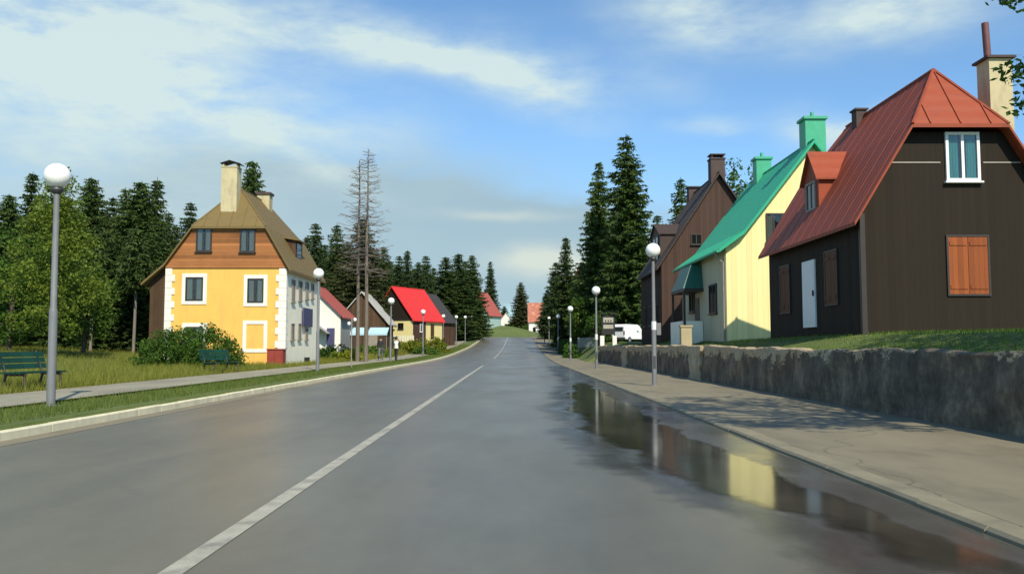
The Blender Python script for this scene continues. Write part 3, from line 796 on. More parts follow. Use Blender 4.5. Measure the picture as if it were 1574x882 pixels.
chimney(C_, cx-.38, cx+.38, 6.6, 7.3, pk.z-1.3, pk.z+.35, 'chimney_dark', 'black_metal', .12, .08)
fr = Face('front', 0); lf = Face('left', -.03)
a = La(1062, 360, 50); b = La(1072, 376, 50); window(C_, fr, a.x, b.x+.25, b.z, a.z, .05, 'dark_frame', 1, 0, None)
for yy in (1.2, 3.4, 5.6):
    window(C_, lf, yy, yy+.9, 1.0, 2.3, .06, 'dark_frame', 1, 0, 'curtain')
zd = La(0, 375, 53.5).z
dormer(C_, .25, 3.4, 3.4, zd-1.6, zd+.5, zd+1.25, 3.2, 'maroon_roof', 'maroon_roof')

# ---- yellow stuccoed house (left)
Oc = at(251, 552, 46.0); O = Vector((Oc.x, 46.0, .45))
D = house_root('stucco_house', O, 'yellow stuccoed house with white quoins, orange boarded gable and brown roof')
def La(px, py, Y): return at(px, py, Y) - O
l0 = La(216, 435, 45.7); l1 = La(251, 405, 45.7); h0 = La(294, 346, 45.7); h1 = La(408, 349, 45.7); r0 = La(446, 414, 45.7); pk = La(371, 289, 47.4)
W2 = La(437, 552, 46.0).x; Ln = 8.2
hz = (h0.z+h1.z)/2
profD = [(l0.x, l0.z), (l1.x, l1.z), (h0.x, hz), ((h0.x+h1.x)/2+.05, pk.z), (h1.x, hz), (r0.x, r0.z)]
zs = La(340, 412, 46).z
wl = gable_wall_poly(profD, 0, W2, hz)
MB().prism_y(wl, 0, Ln).build('wall', M['yellow'], D)
MB().box(W2-.002, W2+.03, .05, Ln-.03, -.9, zprof(profD, W2)-.2).build('side_wall', M['cream_side'], D)
bd = [(zx, zz) for zx, zz in wl if zz > zs]
xl = 0.0; gb = [(0.0, zs), (W2, zs)] + bd
MB().prism_y(gb, -.07, -.002).build('gable_boarding', M['orange_wood'], D)
wx = l0.x + .3
MB().prism_y([(wx, -.9), (-.003, -.9), (-.003, zprof(profD, 0)-.16), (wx, zprof(profD, wx)-.14)], .25, Ln-.1).build('side_wing', M['old_wood'], D)
gable_roof(D, profD, -.28, Ln+.3, 'brown_roof', hz, 1.7, hz, 1.7, .13, seams=.7)
fr = Face('front', 0); fg = Face('front', -.07); rf = Face('right', W2+.03)
for p in ((303, 351, 326, 387), (370, 353, 393, 388)):
    a = La(p[0], p[1], 46); b = La(p[2], p[3], 46); window(D, fg, a.x, b.x, b.z, a.z, .07, 'dark_frame', 1, 0, 'curtain')
def surround(face, u0, u1, v0, v1, w, n=.04):
    mb = MB(); face.box(mb, u0-w, u0, v0-w, v1+w, 0, n); face.box(mb, u1, u1+w, v0-w, v1+w, 0, n); face.box(mb, u0, u1, v1, v1+w, 0, n); face.box(mb, u0, u1, v0-w, v0, 0, n)
    return mb.build('window_surround', M['white_stucco'], D)
for p in ((286, 426, 312, 462), (381, 428, 405, 465)):
    a = La(p[0], p[1], 46); b = La(p[2], p[3], 46)
    window(D, fr, a.x, b.x, b.z, a.z, .07, 'dark_frame', 1, 0, 'curtain', sill=False); surround(fr, a.x, b.x, b.z, a.z, .20)
a = La(286, 502, 46); b = La(312, 536, 46); window(D, fr, a.x, b.x, b.z, a.z, .07, 'dark_frame', 1, 0, 'curtain', sill=False); surround(fr, a.x, b.x, b.z, a.z, .20)
a = La(379, 498, 46); b = La(405, 536, 46); surround(fr, a.x, b.x, b.z, a.z, .19)
for side in (0, 1):
    q = MB(); z = -.3; i = 0
    while z < zs-.05:
        zt_ = min(z+.36, zs-.003); w = .52 if i % 2 else .36
        if side == 0: q.box(-.0, w, -.045, -.001, z, zt_-.012)
        else:
            q.box(W2-w, W2+.05, -.045, -.001, z, zt_-.012); q.box(W2+.03, W2+.055, -.001, w*.8, z, zt_-.012)
        z += .36; i += 1
    q.build('quoins', M['white_stucco'], D)
xw = O.x + W2
def sr(p0, p1, t0, t1):
    ya, yb = xw*FOC/(p0-787), xw*FOC/(p1-787); ym = (ya+yb)/2
    return ya-O.y, yb-O.y, La(0, t1, ym).z, La(0, t0, ym).z
for p in ((446, 451, 430, 464), (457, 462, 432, 462), (467.5, 472, 434, 460), (476.5, 480, 436, 459), (446, 451, 497, 522), (457, 461.5, 497, 521), (468, 472, 504, 522)):
    u0, u1, v0, v1 = sr(*p); window(D, rf, u0, u1, v0, v1, .05, 'grey_frame', 1, 0, None)
u0, u1, v0, v1 = sr(468, 476, 549, 556); vm = MB(); rf.box(vm, u0, u1, v0, v1, 0, .02); vm.build('cellar_vent', M['inside'], D)
u0, u1, v0, v1 = sr(462, 476, 474, 502)
sg = MB(); rf.box(sg, u0, u1, v0, v1, .08, .16)
sgo = sg.build('signboard', M['sign_blue'], D)
s2 = MB()
for uu in (u0+.2, u1-.25): rf.box(s2, uu, uu+.05, v0+.2, v1-.2, .0, .08)
s2.build('sign_bracket', M['black_metal'], sgo)
a = La(342, 258, 46.5); b = La(366, 258, 46.5)
c = chimney(D, a.x, b.x, .35, 1.1, hz-.2, a.z, 'chimney_cream', 'chimney_cream', .03, .06)
m_ = MB()
for sx in (a.x+.05, b.x-.12): m_.box(sx, sx+.07, .4, 1.05, a.z+.06, a.z+.22)
m_.build('cap_pier', M['chimney_cream'], c)
cp = MB(); mx_ = (a.x+b.x)/2
cp.shell([(a.x-.08,.3,a.z+.24),(mx_,.3,a.z+.40),(b.x+.16,.3,a.z+.22),(a.x-.08,1.15,a.z+.24),(mx_,1.15,a.z+.40),(b.x+.16,1.15,a.z+.22)], [(0,3,4,1),(1,4,5,2)], .03); cp.build('chimney_cowl', M['black_metal'], c)
xr_ = zprof(profD, 0)
yb2 = 5.4; xx = (h0.x+h1.x)/2+.15
chimney(D, xx-.35, xx+.40, yb2, yb2+.7, pk.z-.8, La(0, 299, 46+yb2).z, 'chimney_cream', 'chimney_dark', .08, .14)
# roadside dormer (looks to +x): built from the mirrored profile
zt = La(0, 371, 49.6).z; xf = W2-.30; ya, yb = 3.1, 4.7
dm = MB().box(xf-1.9, xf, ya, yb, zt-1.7, zt).build('dormer', M['old_wood'], D)
MB().shell([(xf-2.0,ya-.18,zt+.42),(xf+.22,ya-.18,zt+.05),(xf+.22,yb+.18,zt+.05),(xf-2.0,yb+.18,zt+.42)], [(0,1,2,3)], .09).build('dormer_roof', M['brown_roof'], dm)
MB().box(xf+.001, xf+.02, ya+.3, yb-.3, zt-.95, zt-.15).build('dormer_pane', M['pane_dark'], dm)

# ---- simple gabled houses further away
def far_house(name, label, corner, rz, W2, Ln, he, hp, wall, roof, eave=.35, gable=None, gz_=None, hip=None, seams=.8, oh=.3):
    """corner = right front base corner; local x runs to the left negative"""
    h_ = house_root(name, corner, label, rz)
    pr = [(-W2-eave, he-eave*(hp-he)/(W2/2)), (-W2/2, hp), (eave, he-eave*(hp-he)/(W2/2))]
    MB().prism_y(gable_wall_poly(pr, -W2, 0), 0, Ln).build('wall', M[wall], h_)
    if gable:
        pts = [p for p in gable_wall_poly(pr, -W2, 0) if p[1] > gz_]
        MB().prism_y([(-W2, gz_), (0, gz_)] + [p for p in pts], -.06, -.002).build('gable_boarding', M[gable], h_)
    gable_roof(h_, pr, -oh, Ln+oh, roof, None, 0, None, 0, .12, seams=seams)
    return h_, pr
# white gabled house with faded red roof beside the yellow house
c_ = Vector((-15.2, 75, .5)); E, prE = far_house('gabled_house', 'white gabled house with dull red roof right behind the yellow house', c_, 0, 5.4, 6, 3.7, 6.3, 'white_stucco', 'dull_red_roof')
MB().box(-.002, .03, .05, 5.95, -.9, 3.3).build('side_wall', M['grey_wall'], E)
f = Face('front', 0); d = MB(); f.box(d, -1.2, -.5, -.2, 2.4, 0, .05); d.build('door', M['sign_blue'], E)
MB().shell([(-2.9,-1.2,3.4),(-.9,-1.2,1.95),(-.9,0,1.95),(-2.9,0,3.4)], [(0,1,2,3)], .06).build('door_awning', M['grey_wall'], E)
window(E, f, -3.3, -2.4, .9, 2.1, .07, 'white_paint', 1, 0, None)
c_ = Vector((-12.7, 85, 1.0)); Fh, prF = far_house('old_barn', 'weathered grey barn with patchy pale sheet roof behind the bare trees', c_, 0, 4.8, 5.5, 3.0, 5.8, 'old_wood', 'pale_roof', eave=.4, seams=0)
d = MB(); Face('front', 0).box(d, -2.1, -.8, 0, 2.0, 0, .04); d.build('door', M['grey_frame'], Fh)
# bright red roof
p = at(634, 514, 100); ang = -math.atan2(2.8, 6.0)
G, prG = far_house('red_roof_house', 'small house with bright red roof, dark gable and pale yellow base', Vector((p.x, 100, 2.1)), ang, 5.6, 7.0, at(634,487,100).z-2.1, at(600,440,101).z-2.1, 'bright_cream', 'bright_red_roof', gable='dark_wood', gz_=at(634,492,100).z-2.1, eave=.3)
f = Face('front', 0); a1 = at(611,496,100).z-2.1; a0 = at(611,505.5,100).z-2.1
window(G, f, -2.0, -1.25, a0, a1, .06, 'dark_frame', 1, 0, None)
rf = Face('right', 0); d = MB(); rf.box(d, .1, 3.0, -.6, prG[-1][1]-.05, .002, .04); d.build('side_boarding', M['maroon_wood'], G)
d = MB(); rf.box(d, 4.2, 5.0, .1, 1.9, 0, .04); d.build('door', M['old_wood'], G)
window(G, Face('right', .04), 1.6, 2.1, .9, 1.9, .06, 'white_paint', 0, 0, None)
MB().box(-5.6, .04, -.085, -.061, at(634,491,100).z-2.1-.06, at(634,491,100).z-2.1+.1).build('trim_board', M['dark_frame'], G)
p = at(658, 512, 122); far_house('grey_roof_house', 'low house with long dark grey roof behind the red roofed house', Vector((p.x, 122, 2.0)), ang, 7, 8, at(0,490,122).z-2.0, at(0,447,122).z-2.0, 'old_wood', 'grey_roof')
p = at(750, 500, 228); Hh, prH = far_house('teal_house', 'tall pale teal house with dull red roof half hidden by the big spruces', Vector((p.x, 228, 5.6)), ang, 8.6, 8.0, at(0,481,228).z-5.6, at(0,447,229).z-5.6, 'teal_wall', 'dull_red_roof', eave=.5)
p = at(786, 503, 262); Wh, prW = far_house('white_cottage', 'tiny white gabled cottage on the grass mound at the road end', Vector((p.x, 262, 6.5)), 0, 3.2, 4, at(0,490,262).z-6.5, at(0,480,262).z-6.5, 'white_stucco', 'white_stucco')
window(Wh, Face('front', 0), -2.1, -1.3, .7, 1.7, .1, 'dark_frame', 0, 0, None)
# white house with the tiled roof, ridge across the view
p0 = at(813, 515, 236); p1 = at(856, 515, 236)
zb = 3.9; I_ = house_root('tiled_house', Vector((p0.x, 236, zb)), 'white house with blotchy terracotta tiled roof at the road end')
wI = p1.x-p0.x; he = at(0,493,236).z-zb; hp = at(0,465,239).z-zb
MB().box(0, wI, 0, 7, -2, he).build('wall', M['white_stucco'], I_)
pr = MB().prism_x([(0, he), (7, he), (3.5, hp-.2)], .0, .25); pr.build('gable_wall', M['white_stucco'], I_)
MB().shell([(-.3,-.4,he-.35),(wI+.3,-.4,he-.35),(wI+.3,3.5,hp),(-.3,3.5,hp),(-.3,7.4,he-.35),(wI+.3,7.4,he-.35)], [(0,1,2,3),(3,2,5,4)], .14).build('roof', M['tile_roof'], I_)
a = at(819,502,236).x-p0.x; b = at(823.5,502,236).x-p0.x
window(I_, Face('front', 0), a, b, at(0,510,236).z-zb, at(0,503,236).z-zb, .1, 'dark_frame', 0, 0, None)
chimney(I_, wI*.55, wI*.55+.7, 3.1, 3.8, hp-.8, hp+.9, 'chimney_dark')
# red tiled house glimpsed between the spruces on the right
p = at(909, 440, 122); far_house('hidden_house', 'brick red roof glimpsed between the tall spruces on the right', Vector((p.x, 122, 2.2)), 0, 3.4, 5, at(0,438,122).z-2.2, at(0,412,122).z-2.2, 'old_wood', 'dull_red_roof', eave=.3)

# ------------------------------------------------------------------ street lamps
def lamp_proto(s=1.0):
    root = empty('street_lamp', (0,0,0))
    MB().lathe([(.11,-.3),(.11,.03),(.078,.045),(.075,1.75),(.07,1.80),(.058,1.84),(.05,3.95),(.048,4.02)], 14).build('pole', M['lamp_metal'], root, smooth=35)
    MB().box(-.04,.04,-.0785,-.06,.55,.95).build('access_door', M['lamp_dark'], root)
    MB().lathe([(.055,3.98),(.10,4.02),(.115,4.06),(.10,4.11),(.06,4.12)], 16).build('collar', M['lamp_dark'], root, smooth=35)
    prof = [(.06,4.10)]
    for i in range(1, 16):
        a = -PI/2 + PI*i/16; prof.append((.235*math.cos(a), 4.325+.235*math.sin(a)))
    prof[0] = (.05, 4.095); prof.append((.012, 4.56))
    MB().lathe(prof, 28).build('globe', M['globe'], root, smooth=60)
    return root
LP = lamp_proto()
left = [(78,15.8,622),(488,37.3,570),(600,60,556),(650,82,549),(681,108,540),(701,119,535),(715,136,527),(725,152,522),(742,186,517)]
right = [(1006,27,590),(917,46.6,566),(877,70,554),(858,98,543),(844,127,533),(837,143,528)]
ord_ = ['nearest','second','third','fourth','fifth','sixth','seventh','eighth','farthest']
extra = {0:'nearest globe street lamp on the left verge, tallest in the picture',
         1:'globe street lamp on the left verge before the corner of the yellow house',
         2:'globe street lamp on the left verge standing behind the two walkers',
         3:'globe street lamp on the left verge in front of the red roofed house',
         4:'globe street lamp on the left verge with a litter bin at its foot',
         5:'sixth globe street lamp on the left verge, first one past the litter bin',
         6:'seventh globe street lamp on the left verge, in front of the big dark spruces',
         7:'eighth globe street lamp on the left verge, next to last before the crest',
         8:'farthest globe street lamp on the left verge, by the clipped conifer at the crest'}
extrar = {0:'nearest globe street lamp on the right sidewalk with a white notice and grey box',
          1:'second globe street lamp on the right sidewalk, by the end of the retaining wall',
          2:'third globe street lamp on the right sidewalk, beside the hedge',
          3:'fourth globe street lamp on the right sidewalk, before the dark spruces',
          4:'fifth globe street lamp on the right sidewalk, next to last before the crest',
          5:'farthest globe street lamp on the right sidewalk, against the white tiled house'}
first = True
def put_lamp(px, Y, by, label, group):
    global first
    o = LP if first else copy_tree(LP); first = False
    p = at(px, by, Y); x = p.x
    zb = gz(x, Y) if x < 0 else zr(Y)+.05
    o.location = (x, Y, zb-.01); o.rotation_euler = (0, 0, random.uniform(0, 6)); tag(o, label, 'street lamp', group)
    return o
for i, (px, Y, by) in enumerate(left): o = put_lamp(px, Y, by, extra[i], 'globe lamps along the left verge'); o.rotation_euler[0] = random.uniform(-.008,.008)
for i, (px, Y, by) in enumerate(right):
    o = put_lamp(px, Y, by, extrar[i], 'globe lamps along the right sidewalk')
    o.rotation_euler = (0, 0, 0)
    if i < 4:
        nt_ = MB().lathe([(.081,1.62 if i else 1.78),(.081,1.92 if i else 2.05)], 14); nt_.build('notice', M['sticker'], o, smooth=35)
    if i == 0: MB().box(.08,.22,-.05,.06,1.62,2.0).build('meter_box', M['lamp_metal'], o)
p = at(540, 556, 43)
tp = empty('thin_post', (p.x, 43, gz(p.x, 43)), 0, 'thin pale post with two small white heads beside the path', 'post')
MB().lathe([(.028,-.2),(.025,2.5),(.02,2.55)], 10).build('pole', M['grey_frame'], tp, smooth=35)
for dx, dz in ((-.14, 2.25), (.16, 2.45)):
    MB().lathe([(.02,dz-.1),(.07,dz-.06),(.09,dz),(.07,dz+.07),(.02,dz+.1)], 12, (dx,0)).build('head', M['globe'], tp, smooth=60)
MB().tube([(-.14,0,2.25),(0,0,2.35),(.16,0,2.45)], .012, 6).build('head_bracket', M['grey_frame'], tp)
# litter bin
p = at(683, 541, 106)
tb = empty('litter_bin', (p.x, 106, gz(p.x,106)), 0, 'dark litter bin on a short post by the left lamp', 'bin')
MB().lathe([(.2,.35),(.26,1.0),(.27,1.02),(.23,1.02),(.2,.9)], 14).build('bin_body', M['black_metal'], tb, smooth=40)
MB().lathe([(.05,-.2),(.05,.36)], 8).build('post', M['black_metal'], tb)

# ------------------------------------------------------------------ benches
def bench():
    r = empty('park_bench', (0,0,0))
    m = MB()
    for x in (-.20, -.07, .06, .19): m.box(x, x+.105, -.92, .92, .44, .475)
    m.build('seat', M['bench_green'], r)
    m = MB()
    for x, z in ((-.27,.60),(-.31,.745),(-.35,.89)):
        m.add([(x,-.92,z-.06),(x+.03,-.92,z-.055),(x-.005,-.92,z+.065),(x-.035,-.92,z+.06),(x,.92,z-.06),(x+.03,.92,z-.055),(x-.005,.92,z+.065),(x-.035,.92,z+.06)],
              [(0,1,2,3),(7,6,5,4),(1,0,4,5),(2,1,5,6),(3,2,6,7),(0,3,7,4)])
    m.build('backrest', M['bench_green'], r)
    for y in (-.7, .7):
        f = MB(); f.box(-.24,.30,y-.03,.03+y,.38,.438)
        f.tube([(.26,y,.40),(.30,y,0)], .03, 6); f.tube([(-.20,y,.40),(-.30,y,0)], .03, 6); f.tube([(-.20,y,.38),(-.40,y,.98)], .028, 6)
        f.build('leg', M['bench_leg'], r)
    return r
bn = bench()
for i, (px, Y, lab) in enumerate(((50, 20.9, 'green slatted park bench on the grass behind the nearest left lamp'), (339, 34.0, 'green slatted park bench in front of the round bush'))):
    o = bn if i == 0 else copy_tree(bn)
    p = at(px, 580, Y); o.location = (p.x, Y, gz(p.x, Y)); o.rotation_euler = (0, 0, R(-4)-.25*i); tag(o, lab, 'bench', 'park benches beside the left path')

# ------------------------------------------------------------------ small things left
p = at(424, 552, 45.2)
rb = empty('red_cabinet', (p.x, 45.3, gz(p.x,45.3)), 0, 'dark red wooden cabinet standing against the yellow house', 'cabinet')
MB().box(-.42,.42,-.3,.3,-.1,.84).build('cabinet_body', M['red_box'], rb)
MB().box(-.46,.46,-.34,.34,.842,.89).build('lid', M['red_box'], rb)
for s in (-1, 1): MB().box(.02 if s > 0 else -.39, .39 if s > 0 else -.02, -.325, -.302, .05, .78).build('door', M['red_box'], rb)
p = at(551, 512, 80)
cn = empty('canopy_stall', (p.x+.5, 80, 1.1), 0, 'pale blue canopies on thin posts behind the bare tree trunks', 'canopy')
zt = at(0, 503, 80).z-1.1
for x0, x1 in ((-1.3, .2), (.5, 2.3)):
    c = MB().shell([(x0,-.6,zt-.55),(x1,-.6,zt-.55),(x1,.6,zt),(x0,.6,zt)], [(0,1,2,3)], .06)
    c.box(x0,x1,-.62,-.6,zt-.75,zt-.57); c.build('canopy', M['canopy_blue'], cn)
    for xx in (x0+.08, x1-.08): MB().tube([(xx,-.5,-.6),(xx,-.5,zt-.58)], .03, 6).build('post', M['grey_frame'], cn)
def picket(name, label, p0, p1, h, mat, rails, step=.16, w=.10, cat='fence', postm=None):
    p0 = Vector(p0); p1 = Vector(p1); d = p1-p0; L = d.to_2d().length
    r = empty(name, p0, math.atan2(d.y, d.x), label, cat)
    def zz(u): return d.z*u/L
    mb = MB(); u = 0
    while u < L: mb.box(u, u+w, -.012, .012, zz(u)+.08, zz(u)+h+random.uniform(-.01,.01)); u += step
    mb.build('pickets', M[mat], r)
    for q in rails:
        m = MB(); m.add([(0,.015,q-.03),(L,.015,zz(L)+q-.03),(L,.05,zz(L)+q-.03),(0,.05,q-.03),(0,.015,q+.03),(L,.015,zz(L)+q+.03),(L,.05,zz(L)+q+.03),(0,.05,q+.03)],
                     [(0,1,5,4),(1,2,6,5),(2,3,7,6),(3,0,4,7),(4,5,6,7),(0,3,2,1)]); m.build('rail', M[mat], r)
    u = 0
    while u <= L+.01: MB().box(u-.05, u+.05, .052, .15, zz(u)-.5, zz(u)+h+.05).build('post', M[postm or mat], r); u += max(1.5, L/ max(1, round(L/2)))
    return r
a = at(598, 513, 97.5); b = at(635, 513, 97.5)
picket('low_fence', 'low pale fence in front of the yellow base of the red roofed house', (a.x, 97.5, 1.75), (b.x, 97.5, 1.75), .8, 'fence_white', (.3,.65), .30, .16, postm='fence_dark')
a = at(888, 530, 82); b = at(914, 530, 80)
picket('picket_fence', 'grey green picket fence at the end of the right sidewalk', (a.x, 82, 1.1), (b.x, 80, 1.15), 1.0, 'fence', (.3,.9), .15, .10)
picket('garden_fence', 'dark low garden fence along the far right sidewalk', (7.0, 96, gz(7.0,96)), (7.3, 122, gz(7.3,122)), 1.1, 'fence_dark', (.3,.85), .2, .12)

# ------------------------------------------------------------------ sign, van (right)
p = at(935, 520, 71); g0 = gz(p.x, 71)
sn = empty('notice_board', (p.x, 71, g0), 0, 'black notice board with two pale panels on white plinths', 'sign')
zt = at(0,484,71).z-g0; zm = at(0,514,71).z-g0
for s in (-1, 1):
    MB().box(s*.52-.17, s*.52+.17, -.17, .17, -.6, zm-.1).build('plinth', M['white_stucco'], sn)
    MB().box(s*.52-.05, s*.52+.05, -.04, .04, zm-.1, zt+.1).build('post', M['sign_black'], sn)
bdm = MB().box(-.52, .52, -.10, -.042, zm, zt).build('board', M['sign_black'], sn)
pw = .42
for (ta, tb_) in ((488, 495.5), (499, 505)):
    za, zb_ = at(0,tb_,71).z-g0, at(0,ta,71).z-g0
    m = MB(); n = 6; m.box(-pw, pw, -.125, -.102, za, zb_); po = m.build('panel', M['sign_panel'], bdm)
    if ta == 488:
        for i in (-1, 0, 1): MB().box(i*.22-.05, i*.22+.05, -.13, -.126, za+.05, za+.2).build('panel_mark', M['sign_black'], po)
rfm = MB().shell([(-.75,-.35,zt+.08),(0,-.35,zt+.28),(.75,-.35,zt+.08),(-.75,.25,zt+.08),(0,.25,zt+.28),(.75,.25,zt+.08)], [(0,3,4,1),(1,4,5,2)], .05); rfm.build('sign_roof', M['sign_black'], sn)
def van():
    p = at(968, 520, 76); r = empty('panel_van', (p.x, 76, gz(p.x, 76)-.05), R(-42), 'small white van parked on the grass behind the notice board', 'van')
    # local: y forward, length 3.9
    side = [(-1.95,.35),(1.75,.35),(1.95,.55),(1.93,.88),(1.25,1.02),(.72,1.62),(.4,1.78),(-1.7,1.80),(-1.95,1.6)]
    vs = []; W = .80
    for x, k in ((-W,.93),(W,.93)):
        for y, z in side: vs.append((x*(1 if z < 1.1 else .90), y, z))
    n = len(side); fs = [tuple(range(n-1,-1,-1)), tuple(range(n,2*n))] + [(i, (i+1)%n, n+(i+1)%n, n+i) for i in range(n)]
    mb = MB(); mb.add(vs, fs); b = mb.build('body', M['van_white'], r)
    bv = b.modifiers.new('Bevel', 'BEVEL'); bv.width = .07; bv.segments = 3
    MB().add([], [])
    ws = MB(); ws.add([(-.64,1.235,1.05),(.64,1.235,1.05),(.60,.76,1.60),(-.60,.76,1.60)], [(0,1,2,3)]); 
    ws = MB(); ws.add([(-.66,1.20,1.10),(.66,1.20,1.10),(.62,.77,1.59),(-.62,.77,1.59),(-.66,1.225,1.13),(.66,1.225,1.13),(.62,.795,1.62),(-.62,.795,1.62)], [(4,5,6,7),(0,1,5,4),(1,2,6,5),(2,3,7,6),(3,0,4,7)]); ws.build('windscreen', M['pane_dark'], r)
    for s in (-1, 1):
        m = MB(); m.add([(s*.79,1.0,1.08),(s*.79,.1,1.08),(s*.725,.1,1.60),(s*.725,.65,1.60),(s*.70,1.0,1.08),(s*.70,.1,1.08),(s*.66,.1,1.60),(s*.66,.65,1.60)], [(0,1,2,3),(7,6,5,4),(0,4,5,1),(1,5,6,2),(2,6,7,3),(3,7,4,0)]); m.build('side_window', M['pane_dark'], r)
        MB().box(s*.80, s*1.0, .95, 1.08, 1.05, 1.25).build('mirror', M['black_metal'], r)
        MB().box(s*.62-.1, s*.62+.1, 1.93, 1.97, .66, .82).build('headlight', M['pane_grey'], r)
        MB().box(s*.70-.06, s*.70+.06, -1.985, -1.94, .8, 1.15).build('tail_light', M['red_box'], r)
        for y in (-1.2, 1.2):
            m = MB(); m.tube([(s*.64, y, .3), (s*.82, y, .3)], .30, 18); w = m.build('wheel', M['tyre'], r)
            m = MB(); m.tube([(s*.80, y, .3), (s*.83, y, .3)], .18, 14); m.build('rim', M['steel'], w)
    MB().box(-.55,.55,-1.99,-1.93,1.15,1.52).build('rear_window', M['pane_dark'], r)
    MB().box(-.8,.8,-2.03,-1.92,.36,.55).build('bumper', M['lamp_dark'], r)
    r.scale = (.92,.92,.92)
van()

# ------------------------------------------------------------------ people
def person(px, Y, H, label, topm, legm, phase, rz, shirt_name):
    p = at(px, 554, Y); zb = zr(Y)+.247
    r = empty('person', (p.x, Y, zb), rz, label, 'person', 'people walking on the path')
    k = H/1.75
    sp = []; ed = []; rad = []
    def chain(parent, pts):
        last = parent
        for q, rr_ in pts:
            sp.append(tuple(c*k for c in q)); rad.append(rr_*k); i = len(sp)-1
            if last is not None: ed.append((last, i))
            last = i
        return last
    pel = chain(None, [((0,0,.95), .135)])
    ch = chain(pel, [((0,.0,1.12), .13), ((0,.02,1.30), .15), ((0,.02,1.42), .13)])
    nk = chain(ch, [((0,.03,1.50), .06), ((0,.05,1.56), .075), ((0,.06,1.65), .10), ((0,.06,1.72), .065)])
    for s in (-1, 1):
        f = s*phase
        chain(pel, [((s*.09,0,.88), .095), ((s*.10,.17*f+.02,.50), .065), ((s*.10,.24*f-.05 if f > 0 else .42*f,.09 if f > 0 else .14), .045), ((s*.11,(.24*f+.12) if f > 0 else .42*f+.10,.035 if f > 0 else .06), .035)])
        chain(ch, [((s*.19,.02,1.40), .065), ((s*.25,-.10*f,1.14), .05), ((s*.25,-.18*f+.08,.90), .038), ((s*.245,-.2*f+.11,.80), .03)])
    me = bpy.data.meshes.new('body'); me.from_pydata(sp, ed, []); me.update()
    o = bpy.data.objects.new('body', me); col.objects.link(o)
    sk = o.modifiers.new('Skin', 'SKIN'); 
    if not me.skin_vertices: bpy.context.view_layer.objects.active = o
    lay = me.skin_vertices[0].data if len(me.skin_vertices) else None
    if lay:
        for v, r_ in zip(lay, rad): v.radius = (r_, r_)
        lay[0].use_root = True
    o.modifiers.new('Subsurf', 'SUBSURF').levels = 2; o.modifiers['Subsurf'].render_levels = 2
    dg = bpy.context.evaluated_depsgraph_get(); dg.update()
    em = bpy.data.meshes.new_from_object(o.evaluated_get(dg))
    bpy.data.objects.remove(o)
    em.name = 'body'; em.materials.clear()
    for m_ in (topm, legm, 'skin', 'jacket'): em.materials.append(M[m_])
    for pl_ in em.polygons:
        c = pl_.center/k; pl_.use_smooth = True
        if c.z > 1.49: pl_.material_index = 2
        elif c.z < .94 and abs(c.x) < .20: pl_.material_index = 3 if c.z < .08 else 1
        elif abs(c.x) > .18 and c.z < .87: pl_.material_index = 2
        elif shirt_name == 'shirt' and abs(c.x) > .165: pl_.material_index = 3
        else: pl_.material_index = 0
    b = bpy.data.objects.new('body', em); col.objects.link(b); b.parent = r
    hm = MB(); prof = []
    for i in range(0, 8):
        a = -.35 + (PI/2+.33)*i/7; prof.append((max(.008,.108*k*math.cos(a)), (1.665+.115*math.sin(a))*k))
    hm.lathe(prof, 14, (0,.045*k)); hm.build('hair', M['hair'], r, smooth=60)
    return r
person(585, 64.5, 1.76, 'person in black jacket and grey jeans walking up the left path', 'jacket', 'jeans', 1, .05, 'jacket')
person(609, 62.5, 1.68, 'person in white top and black trousers walking at the path edge', 'shirt', 'trousers', -1, -.04, 'shirt')

